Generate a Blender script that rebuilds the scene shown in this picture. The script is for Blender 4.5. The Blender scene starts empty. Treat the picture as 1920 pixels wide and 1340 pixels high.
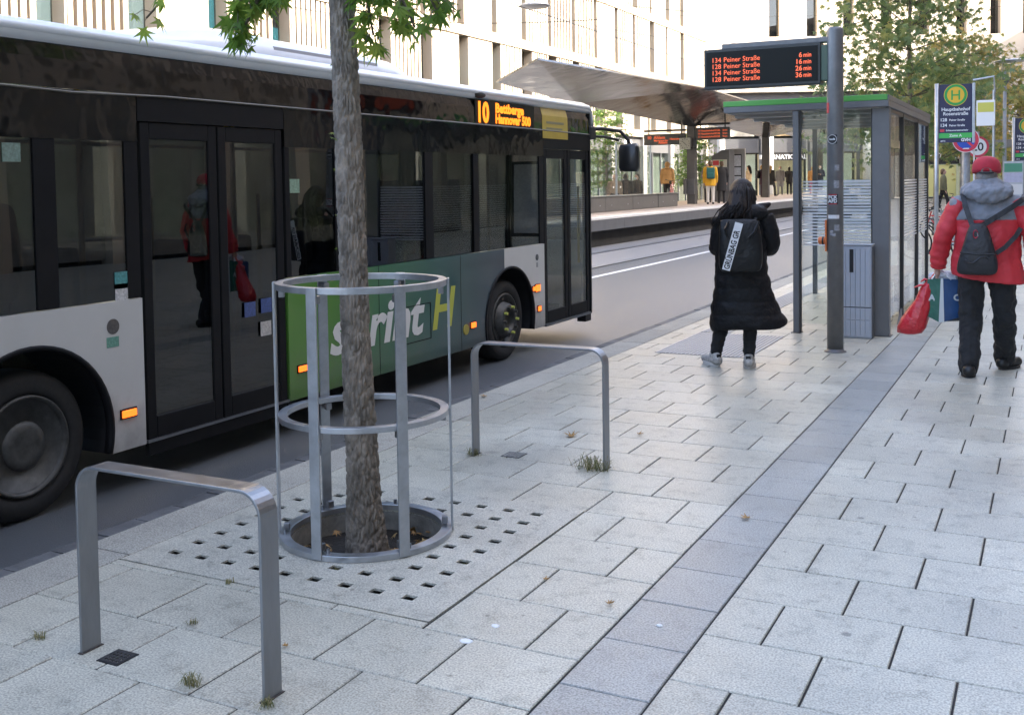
import bpy, math, random
import numpy as np
from mathutils import Vector, Matrix, noise as mn
random.seed(11)
sc = bpy.context.scene
COL = sc.collection
R = math.radians

# ---------------------------------------------------------------- camera
cd = bpy.data.cameras.new('camera')
cam = bpy.data.objects.new('camera', cd)
COL.objects.link(cam)
cam.matrix_world = Matrix(((0.8908, -0.0073, 0.4549, 0), (0.4549, 0.0465, -0.8893, 0), (-0.0146, 0.9989, 0.0446, 1.70), (0, 0, 0, 1)))
cd.sensor_width = 36.0
cd.lens = 37.31
cd.shift_y = -0.124
cd.clip_start = 0.05
cd.clip_end = 600
sc.camera = cam

# ---------------------------------------------------------------- sky, sun, exposure
SUN_AZ, SUN_EL = 87.0, 31.0          # degrees: azimuth clockwise from +Y (along the street), elevation
w = bpy.data.worlds.new('World')
sc.world = w
w.use_nodes = True
nt = w.node_tree
bg = nt.nodes['Background']
sky = nt.nodes.new('ShaderNodeTexSky')
sky.sky_type = 'NISHITA'
sky.sun_disc = False
sky.sun_elevation = R(SUN_EL)
sky.sun_rotation = R(SUN_AZ)
sky.air_density = 0.75
sky.dust_density = 5.0
sky.ozone_density = 0.35
nt.links.new(sky.outputs[0], bg.inputs[0])
bg.inputs[1].default_value = 0.15
sl = bpy.data.lights.new('sun', 'SUN')
sl.energy = 2.2
sl.angle = R(0.53)
sl.color = (1.0, 0.90, 0.76)
sun = bpy.data.objects.new('sun', sl)
COL.objects.link(sun)
sd = Vector((math.sin(R(SUN_AZ)) * math.cos(R(SUN_EL)), math.cos(R(SUN_AZ)) * math.cos(R(SUN_EL)), math.sin(R(SUN_EL))))
sun.rotation_euler = sd.to_track_quat('Z', 'Y').to_euler()
sun.location = sd * 60
sc.view_settings.view_transform = 'Standard'
sc.view_settings.look = 'None'
sc.view_settings.gamma = 1.0
sc.view_settings.exposure = 3.08
sc.cycles.max_bounces = 10
sc.cycles.transparent_max_bounces = 24
sc.cycles.glossy_bounces = 5
sc.cycles.caustics_reflective = False
sc.cycles.caustics_refractive = False
sc.cycles.use_denoising = True

# ---------------------------------------------------------------- helpers
INV = {}
def tag(o, label=None, cat=None, group=None, kind=None):
    if label: o['label'] = label
    if cat: o['category'] = cat
    if group: o['group'] = group
    if kind: o['kind'] = kind
    return o
def thing(name, label, cat, loc=(0, 0, 0), rot=0.0, group=None, local=False):
    o = bpy.data.objects.new(name, None)
    COL.objects.link(o)
    o.location = loc
    o.rotation_euler = (0, 0, rot)
    o.empty_display_size = 0.2
    INV[o] = Matrix.Identity(4) if local else Matrix.Translation(-Vector(loc))
    return tag(o, label, cat, group)
def setp(o, parent):
    if parent is not None:
        o.parent = parent
        o.matrix_parent_inverse = INV.get(parent, Matrix.Identity(4))
    return o
def copy_tree(o, parent=None):
    c = o.copy()
    COL.objects.link(c)
    if parent is not None:
        c.parent = parent
        c.matrix_parent_inverse = o.matrix_parent_inverse.copy()
    for ch in list(o.children):
        copy_tree(ch, c)
    return c

class MB:
    def __init__(s): s.v, s.f, s.m = [], [], []
    def add(s, vs, fs, mi=0):
        n = len(s.v)
        s.v.extend([tuple(p) for p in vs])
        for f in fs:
            s.f.append([i + n for i in f]); s.m.append(mi)
        return s
    def b(s, x0, x1, y0, y1, z0, z1, mi=0):
        return s.add([(x0, y0, z0), (x1, y0, z0), (x1, y1, z0), (x0, y1, z0), (x0, y0, z1), (x1, y0, z1), (x1, y1, z1), (x0, y1, z1)],
                     [(3, 2, 1, 0), (4, 5, 6, 7), (0, 1, 5, 4), (1, 2, 6, 5), (2, 3, 7, 6), (3, 0, 4, 7)], mi)
    def ob(s, c, ax, ay, az, mi=0):       # oriented box: centre and three half-axis vectors
        c, ax, ay, az = Vector(c), Vector(ax), Vector(ay), Vector(az)
        vs = [c + ax * i + ay * j + az * k for k in (-1, 1) for i, j in ((-1, -1), (1, -1), (1, 1), (-1, 1))]
        return s.add(vs, [(3, 2, 1, 0), (4, 5, 6, 7), (0, 1, 5, 4), (1, 2, 6, 5), (2, 3, 7, 6), (3, 0, 4, 7)], mi)
    def loft(s, rings, cap=True, closed=True, mi=0):
        n = len(rings[0]); vs = [p for r in rings for p in r]; fs = []
        for i in range(len(rings) - 1):
            for j in range(n if closed else n - 1):
                k = (j + 1) % n
                fs.append((i * n + j, i * n + k, (i + 1) * n + k, (i + 1) * n + j))
        if cap and closed:
            fs.append(tuple(range(n))[::-1]); fs.append(tuple((len(rings) - 1) * n + j for j in range(n)))
        return s.add(vs, fs, mi)
    def tube(s, path, r, seg=8, cap=True, mi=0, flat=1.0, closed=False):
        P = [Vector(p) for p in path]; n = len(P)
        rr = r if isinstance(r, (list, tuple)) else [r] * n
        rings = []; up = None
        for i in range(n):
            if closed: t = P[(i + 1) % n] - P[i - 1]
            else: t = P[min(i + 1, n - 1)] - P[max(i - 1, 0)]
            t = t.normalized() if t.length > 1e-9 else Vector((0, 0, 1))
            if up is None:
                up = Vector((0, 0, 1)) if abs(t.z) < .9 else Vector((1, 0, 0))
            up = (up - t * up.dot(t)).normalized(); sd_ = t.cross(up)
            rings.append([P[i] + (sd_ * math.cos(a) + up * math.sin(a) * flat) * rr[i] for a in [2 * math.pi * k / seg for k in range(seg)]])
        if closed: return s.loft(rings + [rings[0]], cap=False, mi=mi)
        return s.loft(rings, cap=cap, mi=mi)
    def cyl(s, p0, p1, r0, r1=None, seg=16, mi=0): return s.tube([p0, p1], [r0, r0 if r1 is None else r1], seg, mi=mi)
    def prism(s, poly, axis, a, b, mi=0):          # polygon in the two other axes, extruded from a to b
        mk = {'x': lambda p, t: (t, p[0], p[1]), 'y': lambda p, t: (p[0], t, p[1]), 'z': lambda p, t: (p[0], p[1], t)}[axis]
        return s.loft([[mk(p, a) for p in poly], [mk(p, b) for p in poly]], mi=mi)
    def lathe(s, prof, c=(0, 0, 0), seg=24, axis='z', mi=0, cap=True):
        rings = []
        for r, h in prof:
            ring = []
            for k in range(seg):
                a = 2 * math.pi * k / seg; x, y = r * math.cos(a), r * math.sin(a)
                ring.append({'z': (c[0] + x, c[1] + y, c[2] + h), 'x': (c[0] + h, c[1] + x, c[2] + y), 'y': (c[0] + x, c[1] + h, c[2] + y)}[axis])
            rings.append(ring)
        return s.loft(rings, mi=mi, cap=cap)
    def ell(s, c, r, seg=16, n=10, mi=0):
        rings = []
        for i in range(n + 1):
            t = math.pi * i / n; q = max(math.sin(t), .02)
            rings.append([(c[0] + r[0] * q * math.cos(2 * math.pi * k / seg), c[1] + r[1] * q * math.sin(2 * math.pi * k / seg), c[2] - r[2] * math.cos(t)) for k in range(seg)])
        return s.loft(rings, mi=mi)
    def cap(s, p0, p1, r0, r1=None, seg=10, mi=0):  # capsule with two radii
        r1 = r0 if r1 is None else r1
        p0, p1 = Vector(p0), Vector(p1); t = p1 - p0; L = t.length
        t = t / L if L > 1e-6 else Vector((0, 0, 1))
        path = [p0 - t * r0 * math.sin(a) for a in (1.45, .9, .45)] + [p0, p1] + [p1 + t * r1 * math.sin(a) for a in (.45, .9, 1.45)]
        rad = [r0 * math.cos(a) for a in (1.45, .9, .45)] + [r0, r1] + [r1 * math.cos(a) for a in (.45, .9, 1.45)]
        return s.tube(path, rad, seg, mi=mi)
    def mesh(s, name):
        me = bpy.data.meshes.new(name); me.from_pydata(s.v, [], s.f)
        if any(s.m): me.polygons.foreach_set('material_index', s.m)
        me.update(); return me
    def build(s, name, mats, parent=None, smooth=False, bevel=0, bseg=2, kind=None):
        return mk(name, s.mesh(name), mats, parent, smooth, bevel, bseg, kind)
def mk(name, me, mats, parent=None, smooth=False, bevel=0, bseg=2, kind=None):
    for m in (mats if isinstance(mats, (list, tuple)) else [mats]):
        if len(me.materials) < 8: me.materials.append(m)
    if smooth: me.polygons.foreach_set('use_smooth', [True] * len(me.polygons))
    o = bpy.data.objects.new(name, me); COL.objects.link(o); setp(o, parent)
    if bevel:
        bm_ = o.modifiers.new('bevel', 'BEVEL'); bm_.width = bevel; bm_.segments = bseg; bm_.limit_method = 'ANGLE'; bm_.angle_limit = R(40)
    if kind: o['kind'] = kind
    return o
def voxel(o, size, smooth=3, fac=.5):
    m = o.modifiers.new('remesh', 'REMESH'); m.mode = 'VOXEL'; m.voxel_size = size; m.use_smooth_shade = True
    if smooth:
        q = o.modifiers.new('smooth', 'SMOOTH'); q.iterations = smooth; q.factor = fac
    return o
TEX = {}
def crumple(o, strength, scale):
    if scale not in TEX:
        TEX[scale] = bpy.data.textures.new('folds', 'CLOUDS'); TEX[scale].noise_scale = scale; TEX[scale].noise_depth = 2
    m = o.modifiers.new('folds', 'DISPLACE'); m.texture = TEX[scale]; m.strength = strength; m.mid_level = .5; m.texture_coords = 'LOCAL'
    return o
def text(body, size, m, parent, loc, xd=(1, 0, 0), up=(0, 0, 1), ext=.001, name='lettering', shear=0, bold=0, sx=1.0, align='LEFT', sp=1.0, line=1.0):
    cu = bpy.data.curves.new('t', 'FONT'); cu.body = body; cu.size = size; cu.extrude = ext; cu.shear = shear; cu.offset = bold
    cu.align_x = align; cu.space_character = sp; cu.space_line = line; cu.resolution_u = 3
    to = bpy.data.objects.new('t', cu); me = bpy.data.meshes.new_from_object(to)
    bpy.data.objects.remove(to)
    xd, up = Vector(xd).normalized(), Vector(up).normalized(); n = xd.cross(up)
    M4 = Matrix.Translation(Vector(loc)) @ Matrix((( *(xd * sx), 0), (*up, 0), (*n, 0), (0, 0, 0, 1))).transposed()
    me.transform(M4); me.name = name; me.materials.clear()
    return mk(name, me, m, parent)
def plate(outer, holes, z0, z1, name, m, parent=None, kind=None):   # flat plate with openings
    cu = bpy.data.curves.new('c', 'CURVE'); cu.dimensions = '2D'; cu.fill_mode = 'BOTH'; cu.extrude = (z1 - z0) / 2
    for lp in [outer] + holes:
        sp = cu.splines.new('POLY'); sp.points.add(len(lp) - 1)
        for p, q in zip(sp.points, lp): p.co = (q[0], q[1], 0, 1)
        sp.use_cyclic_u = True
    to = bpy.data.objects.new('c', cu); me = bpy.data.meshes.new_from_object(to); bpy.data.objects.remove(to)
    me.transform(Matrix.Translation((0, 0, (z0 + z1) / 2))); me.name = name; me.materials.clear()
    return mk(name, me, m, parent, kind=kind)

# ---------------------------------------------------------------- materials
MC = {}
def mat(name, col=(.5, .5, .5), rough=.6, metal=0., var=0., vs=6., bump=0., bs=60., rand=0., spec=.5, coat=0., emit=None, es=1., island=0., stretch=None, rvar=0., detail=4., sheen=0.):
    if name in MC: return MC[name]
    m = bpy.data.materials.new(name); m.use_nodes = True; t = m.node_tree; N = t.nodes; L = t.links
    p = N['Principled BSDF']; p.inputs['Roughness'].default_value = rough; p.inputs['Metallic'].default_value = metal
    p.inputs['Specular IOR Level'].default_value = spec; p.inputs['Coat Weight'].default_value = coat; p.inputs['Coat Roughness'].default_value = .05
    p.inputs['Sheen Weight'].default_value = sheen
    p.inputs['Base Color'].default_value = (*col, 1)
    geo = N.new('ShaderNodeNewGeometry'); pos = geo.outputs['Position']
    if stretch:
        mp = N.new('ShaderNodeMapping'); mp.inputs['Scale'].default_value = stretch; L.new(pos, mp.inputs[0]); pos = mp.outputs[0]
    src = None
    def mul(a, fac_socket, lo, hi):
        mr = N.new('ShaderNodeMapRange'); mr.inputs['To Min'].default_value = lo; mr.inputs['To Max'].default_value = hi; L.new(fac_socket, mr.inputs[0])
        vm = N.new('ShaderNodeVectorMath'); vm.operation = 'SCALE'
        if a is None: vm.inputs[0].default_value = col
        else: L.new(a, vm.inputs[0])
        L.new(mr.outputs[0], vm.inputs['Scale']); return vm.outputs[0]
    if var:
        nz = N.new('ShaderNodeTexNoise'); nz.inputs['Scale'].default_value = vs; nz.inputs['Detail'].default_value = detail; nz.inputs['Roughness'].default_value = .65; L.new(pos, nz.inputs['Vector'])
        mr0 = N.new('ShaderNodeMapRange'); mr0.inputs['From Min'].default_value = .3; mr0.inputs['From Max'].default_value = .7; L.new(nz.outputs['Fac'], mr0.inputs[0])
        src = mul(src, mr0.outputs[0], 1 - var, 1 + var)
        if rvar:
            mr = N.new('ShaderNodeMapRange'); mr.inputs['To Min'].default_value = rough - rvar; mr.inputs['To Max'].default_value = rough + rvar
            L.new(mr0.outputs[0], mr.inputs[0]); L.new(mr.outputs[0], p.inputs['Roughness'])
    if rand:
        oi = N.new('ShaderNodeObjectInfo'); src = mul(src, oi.outputs['Random'], 1 - rand, 1 + rand)
    if island: src = mul(src, geo.outputs['Random Per Island'], 1 - island, 1 + island)
    if src is not None: L.new(src, p.inputs['Base Color'])
    if bump:
        nb = N.new('ShaderNodeTexNoise'); nb.inputs['Scale'].default_value = bs; nb.inputs['Detail'].default_value = 3; L.new(pos, nb.inputs['Vector'])
        bn = N.new('ShaderNodeBump'); bn.inputs['Strength'].default_value = 1.0; bn.inputs['Distance'].default_value = bump; L.new(nb.outputs['Fac'], bn.inputs['Height']); L.new(bn.outputs[0], p.inputs['Normal'])
    if emit:
        p.inputs['Emission Color'].default_value = (*emit, 1); p.inputs['Emission Strength'].default_value = es
    MC[name] = m; return m
def glass(name, tint=(.9, .95, .95), ior=1.45, rough=0., gloss=(1, 1, 1), bump=0., bs=1.):
    if name in MC: return MC[name]
    m = bpy.data.materials.new(name); m.use_nodes = True; t = m.node_tree; N = t.nodes; L = t.links
    N.remove(N['Principled BSDF'])
    tr = N.new('ShaderNodeBsdfTransparent'); tr.inputs[0].default_value = (*tint, 1)
    gl = N.new('ShaderNodeBsdfGlossy'); gl.inputs['Roughness'].default_value = rough; gl.inputs[0].default_value = (*gloss, 1)
    fr = N.new('ShaderNodeFresnel'); g0 = N.new('ShaderNodeNewGeometry'); mr = N.new('ShaderNodeMapRange'); mr.inputs['To Min'].default_value = ior; mr.inputs['To Max'].default_value = 1 / ior
    L.new(g0.outputs['Backfacing'], mr.inputs[0]); L.new(mr.outputs[0], fr.inputs[0])      # same reflectance on both faces of a thin pane
    if bump:
        geo = N.new('ShaderNodeNewGeometry'); nb = N.new('ShaderNodeTexNoise'); nb.inputs['Scale'].default_value = bs; nb.inputs['Detail'].default_value = 1; L.new(geo.outputs['Position'], nb.inputs['Vector'])
        bn = N.new('ShaderNodeBump'); bn.inputs['Distance'].default_value = bump; L.new(nb.outputs['Fac'], bn.inputs['Height']); L.new(bn.outputs[0], gl.inputs['Normal'])
    mx = N.new('ShaderNodeMixShader'); L.new(fr.outputs[0], mx.inputs[0]); L.new(tr.outputs[0], mx.inputs[1]); L.new(gl.outputs[0], mx.inputs[2])
    L.new(mx.outputs[0], N['Material Output'].inputs[0]); MC[name] = m; return m
def leafmat(name, c0, c1, c2, trans=.35):
    m = bpy.data.materials.new(name); m.use_nodes = True; t = m.node_tree; N = t.nodes; L = t.links
    p = N['Principled BSDF']; p.inputs['Roughness'].default_value = .5; p.inputs['Specular IOR Level'].default_value = .35
    geo = N.new('ShaderNodeNewGeometry'); cr = N.new('ShaderNodeValToRGB'); e = cr.color_ramp.elements
    e[0].color = (*c0, 1); e[1].color = (*c2, 1); q = e.new(.6); q.color = (*c1, 1)
    L.new(geo.outputs['Random Per Island'], cr.inputs[0]); L.new(cr.outputs[0], p.inputs['Base Color'])
    tl = N.new('ShaderNodeBsdfTranslucent'); L.new(cr.outputs[0], tl.inputs[0]); mx = N.new('ShaderNodeMixShader'); mx.inputs[0].default_value = trans
    L.new(p.outputs[0], mx.inputs[1]); L.new(tl.outputs[0], mx.inputs[2]); L.new(mx.outputs[0], N['Material Output'].inputs[0]); return m

def slabmat(name, col, rough, rv=.05, dirt=.4):
    m = mat(name, col, rough, var=.15, vs=1.3, rand=.075, rvar=rv, bump=.0006, bs=260)
    t = m.node_tree; N = t.nodes; L = t.links; p = N['Principled BSDF']; src = p.inputs['Base Color'].links[0].from_socket
    geo = N.new('ShaderNodeNewGeometry')
    def layer(src, node_out, fmin, fmax, tmin, tmax):
        mr = N.new('ShaderNodeMapRange'); mr.inputs['From Min'].default_value = fmin; mr.inputs['From Max'].default_value = fmax; mr.inputs['To Min'].default_value = tmin; mr.inputs['To Max'].default_value = tmax
        L.new(node_out, mr.inputs[0]); vm = N.new('ShaderNodeVectorMath'); vm.operation = 'SCALE'; L.new(src, vm.inputs[0]); L.new(mr.outputs[0], vm.inputs['Scale']); return vm.outputs[0]
    nz = N.new('ShaderNodeTexNoise'); nz.inputs['Scale'].default_value = 130; nz.inputs['Detail'].default_value = 2; L.new(geo.outputs['Position'], nz.inputs['Vector'])
    src = layer(src, nz.outputs['Fac'], .36, .64, .68, 1.30)
    n2 = N.new('ShaderNodeTexNoise'); n2.inputs['Scale'].default_value = 9; n2.inputs['Detail'].default_value = 6; n2.inputs['Roughness'].default_value = .7; L.new(geo.outputs['Position'], n2.inputs['Vector'])
    src = layer(src, n2.outputs['Fac'], .52, .72, 1.0, 1 - dirt)
    v = N.new('ShaderNodeTexVoronoi'); v.inputs['Scale'].default_value = 2.3; L.new(geo.outputs['Position'], v.inputs['Vector'])
    def some(vn, share):      # only a share of the cells carries a spot
        sx = N.new('ShaderNodeSeparateXYZ'); L.new(vn.outputs['Color'], sx.inputs[0]); gt = N.new('ShaderNodeMath'); gt.operation = 'GREATER_THAN'; gt.inputs[1].default_value = share; L.new(sx.outputs[0], gt.inputs[0])
        ad = N.new('ShaderNodeMath'); ad.operation = 'ADD'; L.new(gt.outputs[0], ad.inputs[0]); L.new(vn.outputs['Distance'], ad.inputs[1]); return ad.outputs[0]
    src = layer(src, some(v, .6), .03, .055, .42, 1.0)
    v2 = N.new('ShaderNodeTexVoronoi'); v2.inputs['Scale'].default_value = 8; L.new(geo.outputs['Position'], v2.inputs['Vector'])
    src = layer(src, some(v2, .35), .035, .11, .5, 1.0)
    L.new(src, p.inputs['Base Color']); return m

M_SLAB = slabmat('pale_stone_slab', (.432, .422, .352), .38)
M_STRIP = slabmat('grey_stone_strip', (.295, .302, .282), .38, dirt=.25)
M_KERB = slabmat('rough_kerb_stone', (.34, .33, .285), .72, dirt=.25)
M_GUT = mat('dark_gutter_stone', (.095, .10, .105), .7, var=.25, vs=8, rand=.15, bump=.002, bs=90)
M_JOINT = mat('joint_grit', (.022, .021, .020), .95, var=.3, vs=30)
M_ASPH = mat('asphalt', (.070, .077, .084), .40, var=.75, vs=110, bump=.006, bs=130, rvar=.10, detail=1.5, spec=.9)
M_LANE = mat('grey_lane_asphalt', (.24, .24, .245), .45, var=.14, vs=30, bump=.002, bs=200)
M_WHITE = mat('white_road_paint', (.72, .72, .70), .6, var=.10, vs=20)
M_GALV = mat('galvanised_steel', (.40, .42, .445), .36, .85, var=.14, vs=14, rvar=.08)
M_STEEL = mat('brushed_steel', (.27, .28, .295), .36, .9, var=.10, vs=22, rvar=.06, stretch=(1, 1, .25))
M_DGREY = mat('dark_grey_paint', (.105, .108, .115), .42, .2, var=.10, vs=12, rvar=.06)
M_POLE = mat('anthracite_pole', (.165, .167, .168), .40, .3, var=.14, vs=9, bump=.0004, bs=300)
M_BLACK = mat('matt_black', (.012, .012, .013), .55)
M_RUBBER = mat('tyre_rubber', (.014, .014, .014), .8, var=.3, vs=25)
M_SOIL = mat('dark_soil', (.018, .014, .010), .95, var=.5, vs=35, bump=.01, bs=60)
M_GREENP = mat('green_edge_paint', (.10, .36, .07), .4, var=.05)
M_LED = mat('orange_led', (.3, .05, .02), .5, emit=(1.0, .16, .06), es=.17)
M_LEDY = mat('amber_led', (.4, .15, .02), .5, emit=(1.0, .20, .006), es=.30)
M_LAMP = mat('amber_marker_lens', (.6, .15, .02), .3, emit=(1.0, .13, .010), es=.34)
M_LEDP = mat('platform_led', (.3, .05, .02), .5, emit=(1.0, .16, .05), es=.11)
M_SCREEN = mat('dark_screen', (.008, .009, .008), .4, spec=.2)
M_GLASS = glass('clear_shelter_glass', (.90, .93, .92), 1.5)
M_BUSGL = glass('tinted_bus_glass', (.215, .225, .22), 1.62, bump=.003, bs=.8)
M_SHOPGL = glass('shop_window_glass', (.75, .8, .78), 1.5)
# ================================================================ the setting
def struct(name, mb, m, parent=None, **k):
    o = mb.build(name, m, parent, **k)
    if parent is None: o['kind'] = 'structure'
    return o
M_FARP = mat('far_paving', (.36, .35, .335), .7, var=.12, vs=2.5)
struct('ground', MB().b(-260, 260, -200, 330, -.30, -.16), M_FARP)
road = struct('road', MB().b(-8.5, -4.43, -60, 120, -.16, -.10), M_ASPH)
track = struct('tram_track_bed', MB().b(-11.26, -8.5, -60, 120, -.16, -.099), M_LANE)
for x, wd, m in ((-8.52, .035, M_BLACK), (-10.30, .06, M_GALV), (-10.22, .03, M_BLACK), (-8.62, .05, M_GALV)):
    MB().b(x - wd, x + wd, -60, 120, -.097, -.094).build('rail', m, track)
MB().b(-7.79, -7.66, -60, 120, -.098, -.0955).build('lane_line', M_WHITE, road)
for k in range(12):
    MB().b(-6.16, -6.06, 30 + k * 6, 33 + k * 6, -.098, -.0955).build('lane_dash', M_WHITE, road)

# pavement: joint bed with an opening for the tree pit
GX0, GX1, GY0, GY1 = -3.816, -2.152, 3.452, 4.992
TC = (-2.985, 4.228)
pav = plate([(-4.12, -30), (9.5, -30), (9.5, 90), (-4.12, 90)], [[(GX0, GY0), (GX0, GY1), (GX1, GY1), (GX1, GY0)]], -.16, -.0055, 'pavement', M_JOINT)
pav['kind'] = 'structure'
SL = {}
def slabmesh(dx, dy):
    k = (round(dx, 3), round(dy, 3))
    if k not in SL:
        a, b, c = dx / 2, dy / 2, .0035
        r = lambda i, z: [(-a + i, -b + i, z), (a - i, -b + i, z), (a - i, b - i, z), (-a + i, b - i, z)]
        SL[k] = MB().loft([r(0, -.034), r(0, -c), r(c, 0)]).mesh('slab')
    return SL[k]
field = MB(); fstrip = MB()
def slab(x0, x1, y0, y1, m, single):
    gx, gy = .0040, .0027
    dx, dy = x1 - x0 - 2 * gx, y1 - y0 - 2 * gy
    if dx < .03 or dy < .03: return
    cx, cy = (x0 + x1) / 2, (y0 + y1) / 2
    if single:
        me = slabmesh(dx, dy)
        o = bpy.data.objects.new('slab', me); COL.objects.link(o); o.parent = pav
        if not me.materials: me.materials.append(m)
        if me.materials[0] is not m:
            o.material_slots[0].link = 'OBJECT'; o.material_slots[0].material = m
        o.location = (cx, cy, random.uniform(-.0012, .0006)); o.rotation_euler = (random.uniform(-.002, .002), random.uniform(-.002, .002), random.uniform(-.0015, .0015))
    else:
        q = field if m is M_SLAB else fstrip
        z = random.uniform(-.001, .0006); a, b = dx / 2, dy / 2
        q.add([(cx - a, cy - b, -.03), (cx + a, cy - b, -.03), (cx + a, cy + b, -.03), (cx - a, cy + b, -.03), (cx - a, cy - b, z), (cx + a, cy - b, z), (cx + a, cy + b, z), (cx - a, cy + b, z)],
              [(4, 5, 6, 7), (0, 1, 5, 4), (1, 2, 6, 5), (2, 3, 7, 6), (3, 0, 4, 7)])
def row(xs, xe, first, pitch, y0, y1, seen):
    x = xs; e = first
    while x < xe - .01:
        e2 = min(e, xe)
        parts_ = [(x, e2, y0, y1)]
        if x < GX1 - .02 and e2 > GX0 and y1 > GY0 + .02 and y0 < GY1 - .02:     # clip round the tree grate
            parts_ = []
            if e2 > GX1 + .02: parts_.append((max(x, GX1), e2, y0, y1))
            if y0 < GY0 - .02: parts_.append((x, min(e2, GX1), y0, GY0))
            if y1 > GY1 + .02: parts_.append((x, min(e2, GX1), GY1, y1))
        for p in parts_: slab(*p, M_SLAB, seen(p))
        x = e2; e += pitch
k = -60
while True:
    y0 = 3.398 + .3958 * k
    if y0 > 42: break
    off = (0 if k % 2 == 0 else .218)
    # left zone, from the kerb to the strip: joints fixed from the strip side
    j0 = -1.713 - (0 if k % 2 == 0 else .2178)
    n = int((j0 + 3.822) / .4356)
    row(-3.822, -1.494, j0 - n * .4356 if j0 - n * .4356 > -3.80 else j0 - (n - 1) * .4356, .4356, y0, y0 + .3958, lambda p: 2.15 < p[2] < 13.2)
    y0 = 3.400 + .3990 * k
    row(-1.165, 9.4, -.947 if k % 2 else -.725, .4465, y0, y0 + .3990, lambda p: 2.9 < p[2] < 11.0 and p[0] < -.25 + .0 * p[2])
    y0 = 3.217 + .4005 * k
    slab(-1.494, -1.165, y0, y0 + .4005, M_STRIP, 2.6 < y0 < 12.6)
    k += 1
field.build('slab_field', M_SLAB, pav, kind='stuff')
fstrip.build('strip_slab_field', M_STRIP, pav, kind='stuff')
far = MB().b(-3.83, 9.4, 42.2, 89, -.04, -.001).build('far_slabs', M_SLAB, pav, kind='stuff')

# kerb and gutter
kerb = struct('kerb', MB().b(-4.118, -3.828, -20, 89, -.16, -.045), M_JOINT)
y = -3.42
while y < 60:
    L_ = 1.0 if y > -.5 else .98
    MB().b(-4.125, -3.827, y + .003, y + L_ - .003, -.045, random.uniform(-.0015, .0005)).build('kerb_stone', M_KERB, kerb, bevel=.008)
    y += L_
gut = struct('gutter', MB().b(-4.46, -4.118, -20, 89, -.16, -.115), M_JOINT)
gm = MB().b(-.155, .155, -.13, .13, -.02, 0).mesh('gutter_stone'); gm.materials.append(M_GUT)
y = 1.0
while y < 34:
    o = bpy.data.objects.new('gutter_stone', gm); COL.objects.link(o); o.parent = gut
    o.location = (-4.288, y, random.uniform(-.098, -.093)); o.rotation_euler = (random.uniform(-.01, .01), random.uniform(-.012, .012), random.uniform(-.01, .01)); y += .272

# tree grate with square openings round a circular pit
M_GRATE = slabmat('worn_grate_stone', (.44, .43, .365), .42, dirt=.4)
holes = []
for i in range(9):
    for j in range(9):
        hx, hy = -3.645 + i * .1612, 3.627 + j * .1508
        if math.hypot(hx - TC[0], hy - TC[1]) < .455 or (i in (0,) and j > 7): continue
        a, b = .029, .0235
        holes.append([(hx - a, hy - b), (hx - a, hy + b), (hx + a, hy + b), (hx + a, hy - b)])
circ = [(TC[0] + .372 * math.cos(-t), TC[1] + .372 * math.sin(-t)) for t in [2 * math.pi * q / 72 for q in range(72)]]
grate = thing('tree_grate', 'square stone tree grate with rows of small square holes round the near tree', 'tree grate', (TC[0], TC[1], 0))
def rect(x0, x1, y0, y1): return [(x0, y0), (x1, y0), (x1, y1), (x0, y1)]
plate(rect(GX0 + .004, GX1 - .004, GY0 + .003, GY1 - .003), [circ] + holes, -.008, .0015, 'grate_slab', M_GRATE, grate)
pit = MB(); seg = 64
ring = lambda r, z: [(TC[0] + r * math.cos(2 * math.pi * q / seg), TC[1] + r * math.sin(2 * math.pi * q / seg), z) for q in range(seg)]
pit.loft([ring(.40, -.16), ring(.40, -.009), ring(.368, -.009), ring(.368, -.16)], cap=False)
pit.build('pit_wall', mat('pit_concrete', (.20, .19, .165), .85, var=.35, vs=14, bump=.002, bs=80), grate, smooth=False)
soil = MB(); n = 26
for i in range(n + 1):
    for j in range(n + 1):
        x, y = GX0 + (GX1 - GX0) * i / n, GY0 + (GY1 - GY0) * j / n
        d = math.hypot(x - TC[0], y - TC[1])
        soil.v.append((x, y, -.105 + .018 * mn.noise(Vector((x * 7, y * 7, 3))) + .03 * math.exp(-(d / .14) ** 2)))
for i in range(n):
    for j in range(n):
        a = i * (n + 1) + j; soil.f.append((a, a + n + 1, a + n + 2, a + 1)); soil.m.append(0)
soil.build('soil', M_SOIL, grate, smooth=True)

# ribbed tactile slabs by the bus stop
M_TACT = mat('tactile_stone', (.46, .455, .44), .5, var=.1, vs=30)
for nm, x0, x1, y0, y1 in (('a', -3.52, -2.58, 9.95, 11.46), ('b', -3.52, -3.20, 11.5, 27.0)):
    t = MB(); x = x0
    while x < x1 - .02:
        t.b(x, x + .028, y0, y1, .0005, .0055); x += .041
    o = t.build('tactile_rib_field', M_TACT, pav); o['kind'] = 'stuff'
    MB().b(x0, x1, y0, y1, -.002, .0014).build('tactile_bed', mat('tactile_bed_stone', (.22, .21, .20), .8, var=.2, vs=20), pav)
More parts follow.
